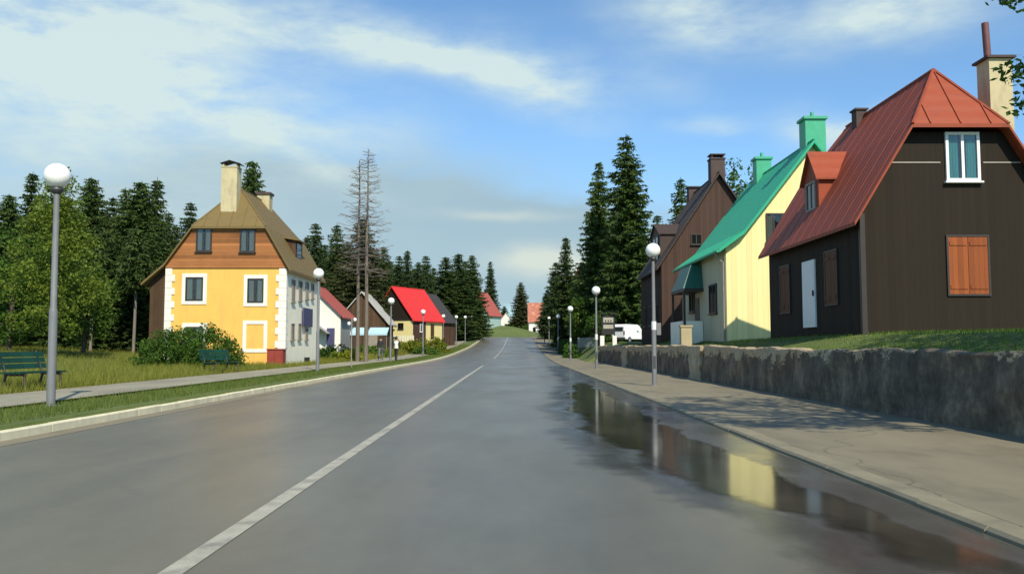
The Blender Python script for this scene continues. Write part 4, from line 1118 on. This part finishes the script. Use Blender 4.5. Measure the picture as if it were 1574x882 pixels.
# ------------------------------------------------------------------ vegetation
def tri_from(P, D, L, Wd, rng):
    """triangles: base at P, pointing along D with length L, width Wd"""
    n = len(P); up = rng.normal(size=(n,3)); S = np.cross(D, up); S /= (np.linalg.norm(S, axis=1, keepdims=True)+1e-9)
    V = np.empty((n,3,3), dtype=np.float32)
    V[:,0] = P - S*Wd[:,None]*.5; V[:,1] = P + S*Wd[:,None]*.5; V[:,2] = P + D*L[:,None]
    return V
def spruce_mesh(seed, H=18, Rm=3.4, bare=.07, mat='spruce', nl=50, fill=1.3, power=.66):
    rng = np.random.default_rng(seed); Ps = []; Ds = []; Ls = []; Ws = []
    for i in range(nl):
        t = (i + rng.uniform(-.3,.3))/nl; z = H*(bare + (1-bare)*t)
        if t > .985: continue
        t = max(0, t)
        Rb = Rm*((1-t)**power)*rng.uniform(.72,1.12)*(1 if t > .12 else .75+2*t) + .12
        nb = int(5 + 8*(1-t))
        ph0 = rng.uniform(0, 6.28)
        for bq in range(nb):
            ph = ph0 + 2*PI*bq/nb + rng.uniform(-.3,.3); rb = Rb*rng.uniform(.6,1.15)
            ns = max(3, int(rb/.22*fill)); s = np.linspace(.12, 1, ns)
            rr = rb*s; droop = -.30*rb*s + .14*rb*s**3 - .05*rb
            P = np.stack([rr*math.cos(ph), rr*math.sin(ph), z + droop + rng.normal(0,.04,ns)], 1)
            out = np.array([math.cos(ph), math.sin(ph), -.12]); side = np.array([-math.sin(ph), math.cos(ph), 0])
            for sg in (-1, 1, 0, 0):
                D = np.tile(out*(.8 if sg else .45), (ns,1)) + side*(sg*.85) + rng.normal(0,.25,(ns,3)); D[:,2] -= (.18 if sg else .75)
                D /= np.linalg.norm(D, axis=1, keepdims=True)
                Ps.append(P + rng.normal(0,.03,(ns,3))); Ds.append(D)
                L = (.25 + .42*(1-s)*min(1,rb/2.5) + .16)*rng.uniform(.7,1.2,ns)*(1 if sg else .8); Ls.append(L); Ws.append(L*rng.uniform(.32,.55,ns))
    # the leader
    n = 40; z = H*rng.uniform(.93, 1, n); an = rng.uniform(0,6.28,n)
    P = np.stack([np.zeros(n), np.zeros(n), z], 1); D = np.stack([np.cos(an), np.sin(an), rng.uniform(0,.9,n)], 1); D /= np.linalg.norm(D,axis=1,keepdims=True)
    Ps.append(P); Ds.append(D); L = .12 + .5*(1-z/H)*8*.3; Ls.append(L); Ws.append(L*.4)
    V = tri_from(np.concatenate(Ps), np.concatenate(Ds), np.concatenate(Ls), np.concatenate(Ws), rng)
    F = np.arange(len(V)*3).reshape(-1,3)
    return V.reshape(-1,3), F
def spruce_proto(seed, mat, H=18, Rm=3.4, bare=.07, bark='bark', **kw):
    r = empty('spruce_tree', (0,0,0)); V, F = spruce_mesh(seed, H, Rm, bare, **kw)
    np_mesh('crown', V, F, M[mat], r)
    MB().tube([(0,0,-.6),(0.02,0,H*.3),(-.02,.02,H*.7),(0,0,H*.99)], [H*.014,H*.011,H*.006,.01], 9).build('trunk', M[bark], r, smooth=60)
    r['H'] = H; return r
SP = {'a': spruce_proto(1,'spruce'), 'b': spruce_proto(2,'spruce',18,3.0,.05,power=.75), 'c': spruce_proto(3,'spruce_green',18,3.3,.04,nl=56,power=.58),
      'd': spruce_proto(4,'spruce_far',18,3.3,.10), 'e': spruce_proto(5,'spruce_green',18,3.8,.2,power=.5,bark='grey_bark'), 'f': spruce_proto(6,'conifer_olive',18,4.0,.08,power=.6),
      'g': spruce_proto(9,'spruce_green',18,3.8,.03,nl=54,power=.62)}
used = set()
def put_spruce(k, px, py, Y, label, group=None, wide=1.0, zb=None, cat='tree', X=None):
    p = at(px, py, Y); x = p.x if X is None else X
    z0 = gz(x, Y) if zb is None else zb
    o = SP[k] if k not in used else copy_tree(SP[k]); used.add(k)
    s = (p.z - z0)/18.0
    o.location = (x, Y, z0); o.scale = (s*wide, s*wide, s); o.rotation_euler = (random.uniform(-.02,.02), random.uniform(-.02,.02), random.uniform(0,6.28))
    tag(o, label, cat, group); return o
# prominent spruces on the right
put_spruce('c', 968, 205, 84, 'tallest dark spruce on the right, left of the brown house', wide=1.05)
put_spruce('g', 915, 247, 92, 'slender tall spruce just left of the tallest spruce on the right', wide=.80)
put_spruce('b', 870, 362, 112, 'smaller spruce farther back on the right behind the lamp row', wide=1.15)
put_spruce('d', 852, 402, 140, 'dark spruce nearest the road end on the right side', wide=1.4)
put_spruce('a', 1046, 272, 100, 'spruce rising behind the roof of the brown house', wide=.9)
g_ = 'spruces filling in behind the tall ones on the right'; l_ = 'dark spruce filling the gap behind the tall right spruces'
for k, px, py, Y, w in (('a',940,330,100,1.2),('b',893,400,104,1.3),('a',990,360,100,1.2),('d',868,440,128,1.6),('e',905,430,110,1.4),('d',1010,330,110,1.1),('b',958,400,90,1.3),('a',880,425,118,1.5),('d',842,445,170,1.5)):
    put_spruce(k, px, py, Y, l_, g_, w)
# left forest edge
g_ = 'spruces of the wood left of the yellow house'; l_ = 'dark spruce in the wood at the left behind the meadow'
rows = [('e',12,298,66,1.1),('a',-40,280,66,1.1),('d',-90,270,62,1.1),('b',45,262,70,1.1),('e',145,272,66,1.0),('d',176,302,72,1.0),('a',190,288,70,1.0),('e',214,277,64,1.2),('b',240,273,70,1.1),('d',290,309,76,1.0),('a',262,325,78,1.0),
        ('e',95,300,74,1.2),('d',120,320,80,1.2),('a',60,320,82,1.3),('b',20,330,84,1.3),('d',-20,320,84,1.3),('e',165,330,82,1.2),('a',205,330,84,1.2),('d',235,330,86,1.2),('b',275,345,88,1.2),('e',0,345,76,1.1),('a',310,345,86,1.2),
        ('c',105,352,60,1.3),('c',170,362,60,1.2),('c',228,350,60,1.1),('c',30,360,61,1.3),('a',200,372,59,1.2),('c',-30,350,60,1.3),('c',150,385,58,1.1),
        ('d',-60,330,90,1.4),('e',-120,300,80,1.3),('a',340,340,90,1.2),('b',140,350,96,1.4),('d',40,350,96,1.4),('a',185,345,100,1.4),('e',250,350,100,1.4),('d',95,350,104,1.5),('b',300,350,104,1.4)]
for k, px, py, Y, w in rows: put_spruce(k, px, py, Y, l_, g_, w)
put_spruce('e', 384, 246, 84, 'tall loose spruce rising behind the front chimney of the yellow house', wide=.8)
put_spruce('d', 352, 275, 86, 'narrow spruce just left of the yellow house front chimney', wide=.7)
# middle left
put_spruce('f', 560, 335, 92, 'wide olive brown conifer behind the bare twin trees', wide=1.25)
g_ = 'spruces behind the houses in the middle left'; l_ = 'dark spruce in the row behind the left roadside houses'
for k, px, py, Y, w in (('d',488,342,112,1.2),('a',516,344,116,1.2),('b',470,362,110,1.2),('d',445,372,112,1.2),('f',535,370,104,1.3),('a',590,378,126,1.2),('d',612,392,130,1.2),('b',626,383,132,1.2),('d',655,392,138,1.3),('a',643,402,134,1.3),('e',600,400,140,1.5),('d',500,375,128,1.4),('b',668,410,150,1.4),('a',575,385,135,1.4),('d',635,412,150,1.6),('b',612,418,150,1.7),('d',660,420,160,1.8),('a',420,380,118,1.2)):
    put_spruce(k, px, py, Y, l_, g_, w)
g_ = 'clump of big dark spruces left of the road end'
for k, px, py, Y, w, lb in (('a',686,394,150,1.75,'left tree of the big dark spruce clump near the road end'),('b',706,388,153,1.8,'middle tree of the big dark spruce clump near the road end'),('a',728,391,160,1.25,'right tree of the big dark spruce clump near the road end'),('g',716,400,166,1.5,'back tree of the big dark spruce clump near the road end')):
    put_spruce(k, px, py, Y, lb, g_, w)
put_spruce('d', 754, 401, 245, 'airy spruce above the dull red roof at the road end', wide=.95)
put_spruce('b', 738, 474, 197, 'clipped column conifer at the crest beside the farthest left lamp', wide=1.9)
put_spruce('f', 801, 433, 262, 'broad sunlit conifer on the mound at the road end', wide=1.3)
put_spruce('c', 775, 470, 275, 'small conifer left of the sunlit one on the mound', wide=2.0)
g_ = 'far spruces closing the view at the road end'
for px, py, Y, w in ((760,478,290,2.0),(826,470,285,2),(840,460,280,2),(700,470,285,1.8),(670,465,280,1.8)):
    put_spruce('d', px, py, Y, 'far dark spruce closing the view behind the road end houses', g_, w)
for px in (140, 155, 207):
    pass

def bare_tree(px, Ytop, Y, label, seed):
    p = at(px, Ytop, Y); rng = random.Random(seed); z0 = gz(p.x, Y); H = p.z - z0
    r = empty('bare_tree', (p.x, Y, z0), 0, label, 'tree', 'bare dead trees by the left path')
    MB().tube([(0,0,-.4),(.02,0,H*.25),(-.03,.02,H*.5),(.02,0,H*.8),(0,0,H)], [.16,.13,.10,.06,.02], 10).build('trunk', M['dead_bark'], r, smooth=60)
    tw = MB()
    for i in range(135):
        t = rng.uniform(.42, .985); z = H*t; L = (.3+2.6*(1-t)**.7)*rng.uniform(.6,1.1); ph = rng.uniform(0,6.28)
        dx, dy = math.cos(ph), math.sin(ph); dr = -.10*L if t < .8 else .1*L
        pts = [(0,0,z), (dx*L*.5, dy*L*.5, z+dr*.9), (dx*L, dy*L, z+dr*.9+.16*L)]
        tw.tube(pts, [.025*(1-t)+.014, .015, .008], 4, cap=False)
        for j in range(3):
            f = rng.uniform(.35,.95); q = (dx*L*f, dy*L*f, z+dr*.9*min(1,f*2)+ (.16*L*(f-.5)*2 if f > .5 else 0)); a = ph + rng.choice((-1,1))*rng.uniform(.4,1.0); l = L*rng.uniform(.15,.35)
            tw.tube([q, (q[0]+math.cos(a)*l, q[1]+math.sin(a)*l, q[2]-.25*l)], [.013,.007], 3, cap=False)
    tw.build('branches', M['dead_bark'], r)
bare_tree(566, 228, 58, 'tallest bare dead conifer beside the left path, branches to half height', 11)
bare_tree(553, 246, 59.5, 'slightly shorter bare dead conifer just left of the tallest one', 12)
# slim pale trunks in the wood
for i, (px, Y) in enumerate(((141, 57), (156, 59), (207, 56))):
    p = at(px, 470, Y); z0 = gz(p.x, Y)
    r = empty('young_tree', (p.x, Y, z0), 0, ['slim pale trunk at the wood edge, left one of the close pair','slim pale trunk at the wood edge, right one of the close pair','slim pale trunk at the wood edge nearest the yellow house'][i], 'tree', 'slim trunks at the wood edge')
    H = 8.5
    MB().tube([(0,0,-.3),(.05,0,H*.4),(0,.02,H)], [.11,.09,.03], 8).build('trunk', M['grey_bark'], r, smooth=60)
    V, F = spruce_mesh(40+i, H, 1.3, .52, nl=16); np_mesh('crown', V, F, M['spruce'], r)

def leaf_cloud(rng, centers, radii, per, size, flat=.75):
    P = []; 
    for c, rd in zip(centers, radii):
        d = rng.normal(size=(per,3)); d /= np.linalg.norm(d,axis=1,keepdims=True)
        rr = rd*rng.uniform(.35,1.05,per)**.6; q = np.array(c) + d*rr[:,None]*np.array([1,1,flat]); P.append(q)
    P = np.concatenate(P); n = len(P)
    A = rng.normal(size=(n,3)); A /= np.linalg.norm(A,axis=1,keepdims=True)
    Bv = np.cross(A, rng.normal(size=(n,3))); Bv /= np.linalg.norm(Bv,axis=1,keepdims=True)
    s = size*rng.uniform(.6,1.3,n)
    V = np.empty((n,4,3), dtype=np.float32)
    V[:,0] = P - A*s[:,None]; V[:,1] = P + Bv*s[:,None]*.55; V[:,2] = P + A*s[:,None]; V[:,3] = P - Bv*s[:,None]*.55
    return V.reshape(-1,3), np.arange(n*4).reshape(-1,4)
def leafy(name, loc, H, crown_z0, rx, ry, label, mat, bark, seed, ncl=70, per=60, size=.13, cat='tree', group=None, shape='round', rcl=.55, trunk_r=.14, extra_c=(), limbs=9):
    rng = np.random.default_rng(seed); r = empty(name, loc, 0, label, cat, group)
    cz = (H+crown_z0)/2; rz_ = (H-crown_z0)/2; cs = []; rs = []
    while len(cs) < ncl:
        q = rng.uniform(-1,1,3); l = np.linalg.norm(q)
        if l > 1 or l < .35: continue
        if shape == 'cone': w = max(.10, 1-.86*((q[2]+1)/2)); q[0] *= w*1.3*rng.uniform(.7,1.15); q[1] *= w*1.3
        cs.append((q[0]*rx, q[1]*ry, cz+q[2]*rz_)); rs.append(rcl*rng.uniform(.6,1.3))
    cs += list(extra_c); rs += [rcl*.8]*len(extra_c)
    V, F = leaf_cloud(rng, cs, rs, per, size); np_mesh('crown', V, F, M[mat], r)
    t = MB()
    top = (rng.uniform(-.2,.2), rng.uniform(-.2,.2), H*.88)
    t.tube([(0,0,-.4),(top[0]*.3,top[1]*.3,H*.35),top], [trunk_r,trunk_r*.75,trunk_r*.15], 9)
    idx = list(range(len(cs)-len(extra_c), len(cs))) + list(rng.choice(len(cs)-len(extra_c), min(limbs, len(cs)-len(extra_c)), replace=False))
    for i in idx:
        c = np.array(cs[i]); zb = max(H*.2, min(c[2]*.75, H*.8)); f = zb/(H*.88); b0 = np.array([top[0]*f, top[1]*f, zb])
        m_ = (b0+c)/2 + np.array([0,0,.15]); t.tube([tuple(b0), tuple(m_), tuple(c)], [trunk_r*.35, trunk_r*.22, trunk_r*.08], 5, cap=False)
    t.build('trunk', M[bark], r, smooth=60)
    return r
def shrub(loc, rx, ry, H, label, mat, seed, name='shrub', cat='bush', group=None, ncl=60, per=45, size=.09, rcl=.38):
    rng = np.random.default_rng(seed); r = empty(name, loc, 0, label, cat, group); cs = []; rs = []
    while len(cs) < ncl:
        q = rng.uniform(-1,1,3)
        if np.linalg.norm(q) > 1: continue
        cs.append((q[0]*rx, q[1]*ry, abs(q[2])*H*.85*(1 if rng.uniform() < .9 else 1.15))); rs.append(rcl*rng.uniform(.6,1.2))
    V, F = leaf_cloud(rng, cs, rs, per, size); np_mesh('leaves', V, F, M[mat], r)
    t = MB()
    for i in range(0, ncl, 4):
        c = cs[i]; t.tube([(c[0]*.15, c[1]*.15, -.2), (c[0]*.6, c[1]*.6, c[2]*.6), c], [.03,.02,.008], 4, cap=False)
    t.build('stems', M['bark'], r); return r
def gl(px, Y): x = at(px, 500, Y).x; return (x, Y, gz(x, Y))
p = gl(82, 44); Ht = at(80, 262, 44).z - p[2]
leafy('birch_tree', p, Ht, .9, 2.9, 2.6, 'light green birch with pale trunk in front of the dark wood', 'leaf_birch', 'birch_bark', 21, 210, 75, .085, shape='cone', rcl=.6, trunk_r=.12, limbs=0)
p = gl(15, 47); leafy('leafy_tree', p, 6.6, .6, 2.4, 2.2, 'bushy green tree at the left picture edge behind the bench', 'leaf_dark', 'bark', 22, 90, 80, .11, rcl=.65)
p = gl(130, 50); leafy('leafy_tree', p, 5.2, .8, 1.6, 1.5, 'young leafy tree right of the birch in front of the wood', 'leaf', 'bark', 23, 60, 70, .11, rcl=.6)
p = gl(295, 39.5); shrub((p[0], 39.5, p[2]), 2.6, 1.7, 2.15, 'big round green bush in front of the yellow house', 'leaf', 24, ncl=190, per=90, size=.06, rcl=.42)
p = gl(1150, 74); leafy('leafy_tree', p, at(1150, 250, 74).z-p[2], 4, 3.4, 3, 'sunlit leafy tree between the brown and green roofs', 'leaf', 'bark', 25, 80, 70, .16, rcl=.9)
p = gl(899, 90); leafy('leafy_tree', p, at(895, 452, 90).z-p[2], .5, 1.9, 1.6, 'fresh green leafy tree below the slender spruce on the right', 'leaf', 'bark', 26, 70, 60, .13, rcl=.6)
p = gl(920, 80); leafy('leafy_tree', p, at(920, 485, 80).z-p[2], .4, 1.3, 1.2, 'low leafy tree just left of the notice board', 'leaf_dark', 'bark', 27, 45, 60, .11, rcl=.5)
for i, (px, Y, rx, ry, H, mt, lb) in enumerate((
    (878, 84, .8, 3.6, 1.6, 'leaf_dark', 'rounded hedge beside the third right lamp'),
    (868, 99, .8, 5, 1.8, 'leaf_dark', 'dark hedge along the far right sidewalk'),
    (515, 66, 1.9, 1.5, 1.3, 'leaf_dark', 'leafy bush before the white gabled house'),
    (536, 62, 1.3, 1.2, 1.0, 'leaf_yellow', 'low bush between the thin post and the bare trees'),
    (637, 92, 2.1, 1.8, 1.8, 'leaf_yellow', 'bright yellow green bush below the red roofed house'),
    (668, 98, 2.0, 1.8, 1.9, 'leaf_yellow', 'bright bush right of the red roofed house corner'),
    (655, 90, 1.6, 1.3, 1.1, 'leaf', 'low green bush between the two bright ones'),
    (570, 76, 1.8, 1.3, 1.3, 'leaf', 'green bush behind the black jacketed walker'),
    (790, 262, 2.5, 1.5, 2.8, 'leaf', 'green bush beside the tiny white cottage'),
    (812, 252, 2.0, 1.5, 2.2, 'leaf_dark', 'bush left of the white tiled house'),
    (706, 172, 3.0, 2, 2.2, 'leaf_dark', 'dark undergrowth beneath the big spruce clump'))):
    p = gl(px, Y); shrub(p, rx, ry, H, lb, mt, 50+i, ncl=max(40, int(rx*ry*22)), per=45, size=.10 if Y < 120 else .2, rcl=.42 if Y < 120 else .7)
# the broadleaf tree beside the frame on the right whose twigs hang into view and whose shade crosses the sidewalk
tx, ty, tz = 9.0, 7.8, gz(9.0, 7.8)
ex = []
for (px, py, Y) in ((1572,2,10.5),(1552,-6,10.6),(1535,-8,10.7),(1560,108,10.2),(1575,125,10.0),(1580,150,10.1),(1549,112,10.3),(1570,165,10.0),(1590,90,10)):
    q = at(px, py, Y); ex.append((q.x-tx, q.y-ty, q.z-tz))
LT = leafy('broadleaf_tree', (tx, ty, tz), 9.4, 5.0, 4.2, 4.4, 'broadleaf tree at the right edge, only its leaf tips hanging into view', 'leaf_dark', 'bark', 31, 165, 75, .08, rcl=.6, trunk_r=.2, limbs=26)
rng = np.random.default_rng(77)
for g3 in [(q,) for q in range(len(ex))]:
    V, F = leaf_cloud(rng, [ex[q] for q in g3], [.19]*len(g3), 26, .05); np_mesh('leaf_tips', V, F, M['leaf_dark'], LT)
tm = MB()
for q in ex: tm.tube([(-1.2,1.0,4.6), (q[0]*.8, q[1]*.8, q[2]+.1), q], [.035,.015,.005], 4, cap=False)
t2 = (11.9, 12.4, gz(11.9, 12.4)); leafy('broadleaf_tree', t2, 7.4, 2.4, 3.0, 3.0, 'broadleaf tree just outside the right edge, shading the lawn by the dark brown house', 'leaf_dark', 'bark', 33, 80, 70, .09, rcl=.65, trunk_r=.18)
tm.build('twigs', M['bark'], LT)

# grass: uncountable blades, one object per kind
def blades(name, mat, n, sampler, hmin, hmax, w, seed, lean=.35):
    rng = np.random.default_rng(seed); pts = sampler(rng, n); n = len(pts)
    z = np.array([gz(x, y) for x, y in pts]); h = rng.uniform(hmin, hmax, n); an = rng.uniform(0, 6.28, n)
    ln = rng.normal(0, lean, (n,2))*h[:,None]
    P = np.stack([pts[:,0], pts[:,1], z-.02], 1); S = np.stack([np.cos(an), np.sin(an), np.zeros(n)], 1)*(w*rng.uniform(.6,1.4,n))[:,None]
    V = np.empty((n,3,3), dtype=np.float32); V[:,0] = P-S; V[:,1] = P+S; V[:,2] = P; V[:,2,0] += ln[:,0]; V[:,2,1] += ln[:,1]; V[:,2,2] += h+.02
    return tag(np_mesh(name, V.reshape(-1,3), np.arange(n*3).reshape(-1,3), M[mat]), kind='stuff')
def verge(rng, n):
    y = 2 + 130*rng.uniform(0,1,n)**1.7; x = rng.uniform(-8.95,-7.24,n) + np.array([bend(q) for q in y]); return np.stack([x,y],1)
def field(rng, n):
    y = 8 + 56*rng.uniform(0,1,n)**1.3; x = -11.2 - 26*rng.uniform(0,1,n)**1.6
    k = ~((x > -20.6) & (x < -12.3) & (y > 45.6) & (y < 54.6)); return np.stack([x[k],y[k]],1)
def lawn(rng, n):
    y = 8 + 62*rng.uniform(0,1,n)**1.4; x = 7.25 + 8*rng.uniform(0,1,n)**1.5
    k = ~((x > 9.3) & (y > 22.3) & (y < 31)) & ~((x > 9.1) & (y > 35.9) & (y < 45.5)) & ~((x > 8.8) & (y > 49.9)); return np.stack([x[k],y[k]],1)
def bank(rng, n):
    y = 66 + 60*rng.uniform(0,1,n); x = rng.uniform(-17,-11.1,n); return np.stack([x,y],1)
blades('verge_grass', 'grass_verge', 60000, verge, .04, .12, .008, 1)
blades('meadow_grass', 'grass_field', 110000, field, .10, .34, .010, 2)
blades('lawn_grass', 'grass_lawn', 60000, lawn, .03, .09, .008, 3)
blades('bank_grass', 'grass_field', 24000, bank, .2, .6, .02, 4)

# ------------------------------------------------------------------ sky, sun, camera
AZ, EL = R(20), R(44)
sv = Vector((math.sin(AZ)*math.cos(EL), -math.cos(AZ)*math.cos(EL), math.sin(EL)))
sl = bpy.data.lights.new('sun', 'SUN'); sl.energy = 4.4; sl.angle = R(.5); sl.color = (1,.91,.74)
so = bpy.data.objects.new('sun', sl); col.objects.link(so); so.rotation_euler = sv.to_track_quat('Z','Y').to_euler(); so.location = (0,-10,40)
w = bpy.data.worlds.new('World'); scene.world = w; w.use_nodes = True
nt = w.node_tree; k = NB(nt); bg = nt.nodes['Background']
SKY = .15
sky = nt.nodes.new('ShaderNodeTexSky'); sky.sky_type = 'NISHITA'; sky.sun_disc = False
sky.sun_elevation = EL; sky.sun_rotation = PI - AZ; sky.altitude = 1400; sky.air_density = 1.0; sky.dust_density = .8; sky.ozone_density = .7
tc = nt.nodes.new('ShaderNodeTexCoord'); dv = tc.outputs['Generated']
sep = k.n('ShaderNodeSeparateXYZ'); k.L(dv, sep.inputs[0])
az = k.math('ARCTAN2', sep.outputs[0], sep.outputs[1]); el = k.math('ARCSINE', sep.outputs[2])
wn = nt.nodes.new('ShaderNodeTexNoise'); wn.inputs['Scale'].default_value = 4; wn.inputs['Detail'].default_value = 6; k.L(k.scaled(dv, (1,1,2)), wn.inputs['Vector'])
ws = k.n('ShaderNodeSeparateXYZ'); k.L(wn.outputs['Color'], ws.inputs[0])
azw = k.math('ADD', az, k.math('MULTIPLY', k.math('SUBTRACT', ws.outputs[0], .5), .14)); elw = k.math('ADD', el, k.math('MULTIPLY', k.math('SUBTRACT', ws.outputs[1], .5), .07))
fib = k.noise(k.scaled(dv, (1.2,1,3.5)), 9, 7, .6)
def blob(px, py, sx, sy, slope, amt):
    a0 = math.atan((px-787)/1300); e0 = math.atan((532-py)/1300)*math.cos(a0)
    da = k.math('SUBTRACT', azw, a0); de = k.math('SUBTRACT', elw, e0)
    d2 = k.math('ADD', de, k.math('MULTIPLY', da, slope))
    q = k.math('ADD', k.math('POWER', k.math('ABSOLUTE', k.math('DIVIDE', da, sx/1300)), 2), k.math('POWER', k.math('ABSOLUTE', k.math('DIVIDE', d2, sy/1300)), 2))
    return k.math('MULTIPLY', k.math('EXPONENT', k.math('MULTIPLY', q, -1)), amt)
white = None
for b_ in ((20,60,330,110,.05,1.25), (130,330,420,110,.1,.28), (350,150,230,50,.25,.45), (690,80,150,30,.28,1.0), (820,120,100,42,.3,.75), (430,10,220,35,0,.6), (1060,15,110,40,.1,.85), (1360,5,130,40,0,.85), (1270,195,55,28,.2,.8), (1340,180,60,16,-.3,.5), (1095,178,60,12,0,.45), (480,235,90,22,.5,.4), (980,110,120,30,.2,.25)):
    v = blob(*b_); white = v if white is None else k.math('ADD', white, v)
white = k.math('MULTIPLY', white, k.math('ADD', k.math('MULTIPLY', k.ramp(fib, [(.33, 0), (.68, 1)]), .95), .42)); 
white = k.math('MINIMUM', white, .92)
low = None
for b_ in ((700,335,260,22,-.02,.55), (760,395,160,26,0,.7), (600,370,380,75,0,.5), (150,250,500,90,.05,.5), (640,290,330,60,.1,.5), (300,360,500,90,0,.5), (800,440,500,80,0,.8)):
    v = blob(*b_); low = v if low is None else k.math('ADD', low, v)
low = k.math('MINIMUM', k.math('MULTIPLY', low, k.math('ADD', fib, .6)), .93)
cum = None
for b_ in ((815,408,62,26,0,1.0), (780,322,80,9,0,.5), (860,425,40,20,0,.6)):
    v = blob(*b_); cum = v if cum is None else k.math('ADD', cum, v)
cum = k.math('MINIMUM', k.math('MULTIPLY', cum, k.math('ADD', fib, .5)), .85)
S = 1/SKY
c0 = k.mixc(1.0, sky.outputs[0], (.66,.88,.98), 'MULTIPLY')
c1 = k.mixc(low, c0, (.29*S,.40*S,.455*S))
c1 = k.mixc(white, c1, (.54*S,.65*S,.635*S))
c1 = k.mixc(cum, c1, (.57*S,.62*S,.55*S))
k.L(c1, bg.inputs['Color']); bg.inputs['Strength'].default_value = SKY

cam = bpy.data.cameras.new('camera'); co = bpy.data.objects.new('camera', cam); col.objects.link(co)
cam.sensor_width = 36; cam.lens = 1300/1574*36; cam.clip_end = 4000; cam.clip_start = .05
co.location = (0, 0, EYE); co.rotation_euler = (PI/2 + TH, 0, 0); scene.camera = co
scene.view_settings.view_transform = 'Standard'; scene.view_settings.look = 'None'; scene.view_settings.exposure = .35; scene.view_settings.gamma = 1
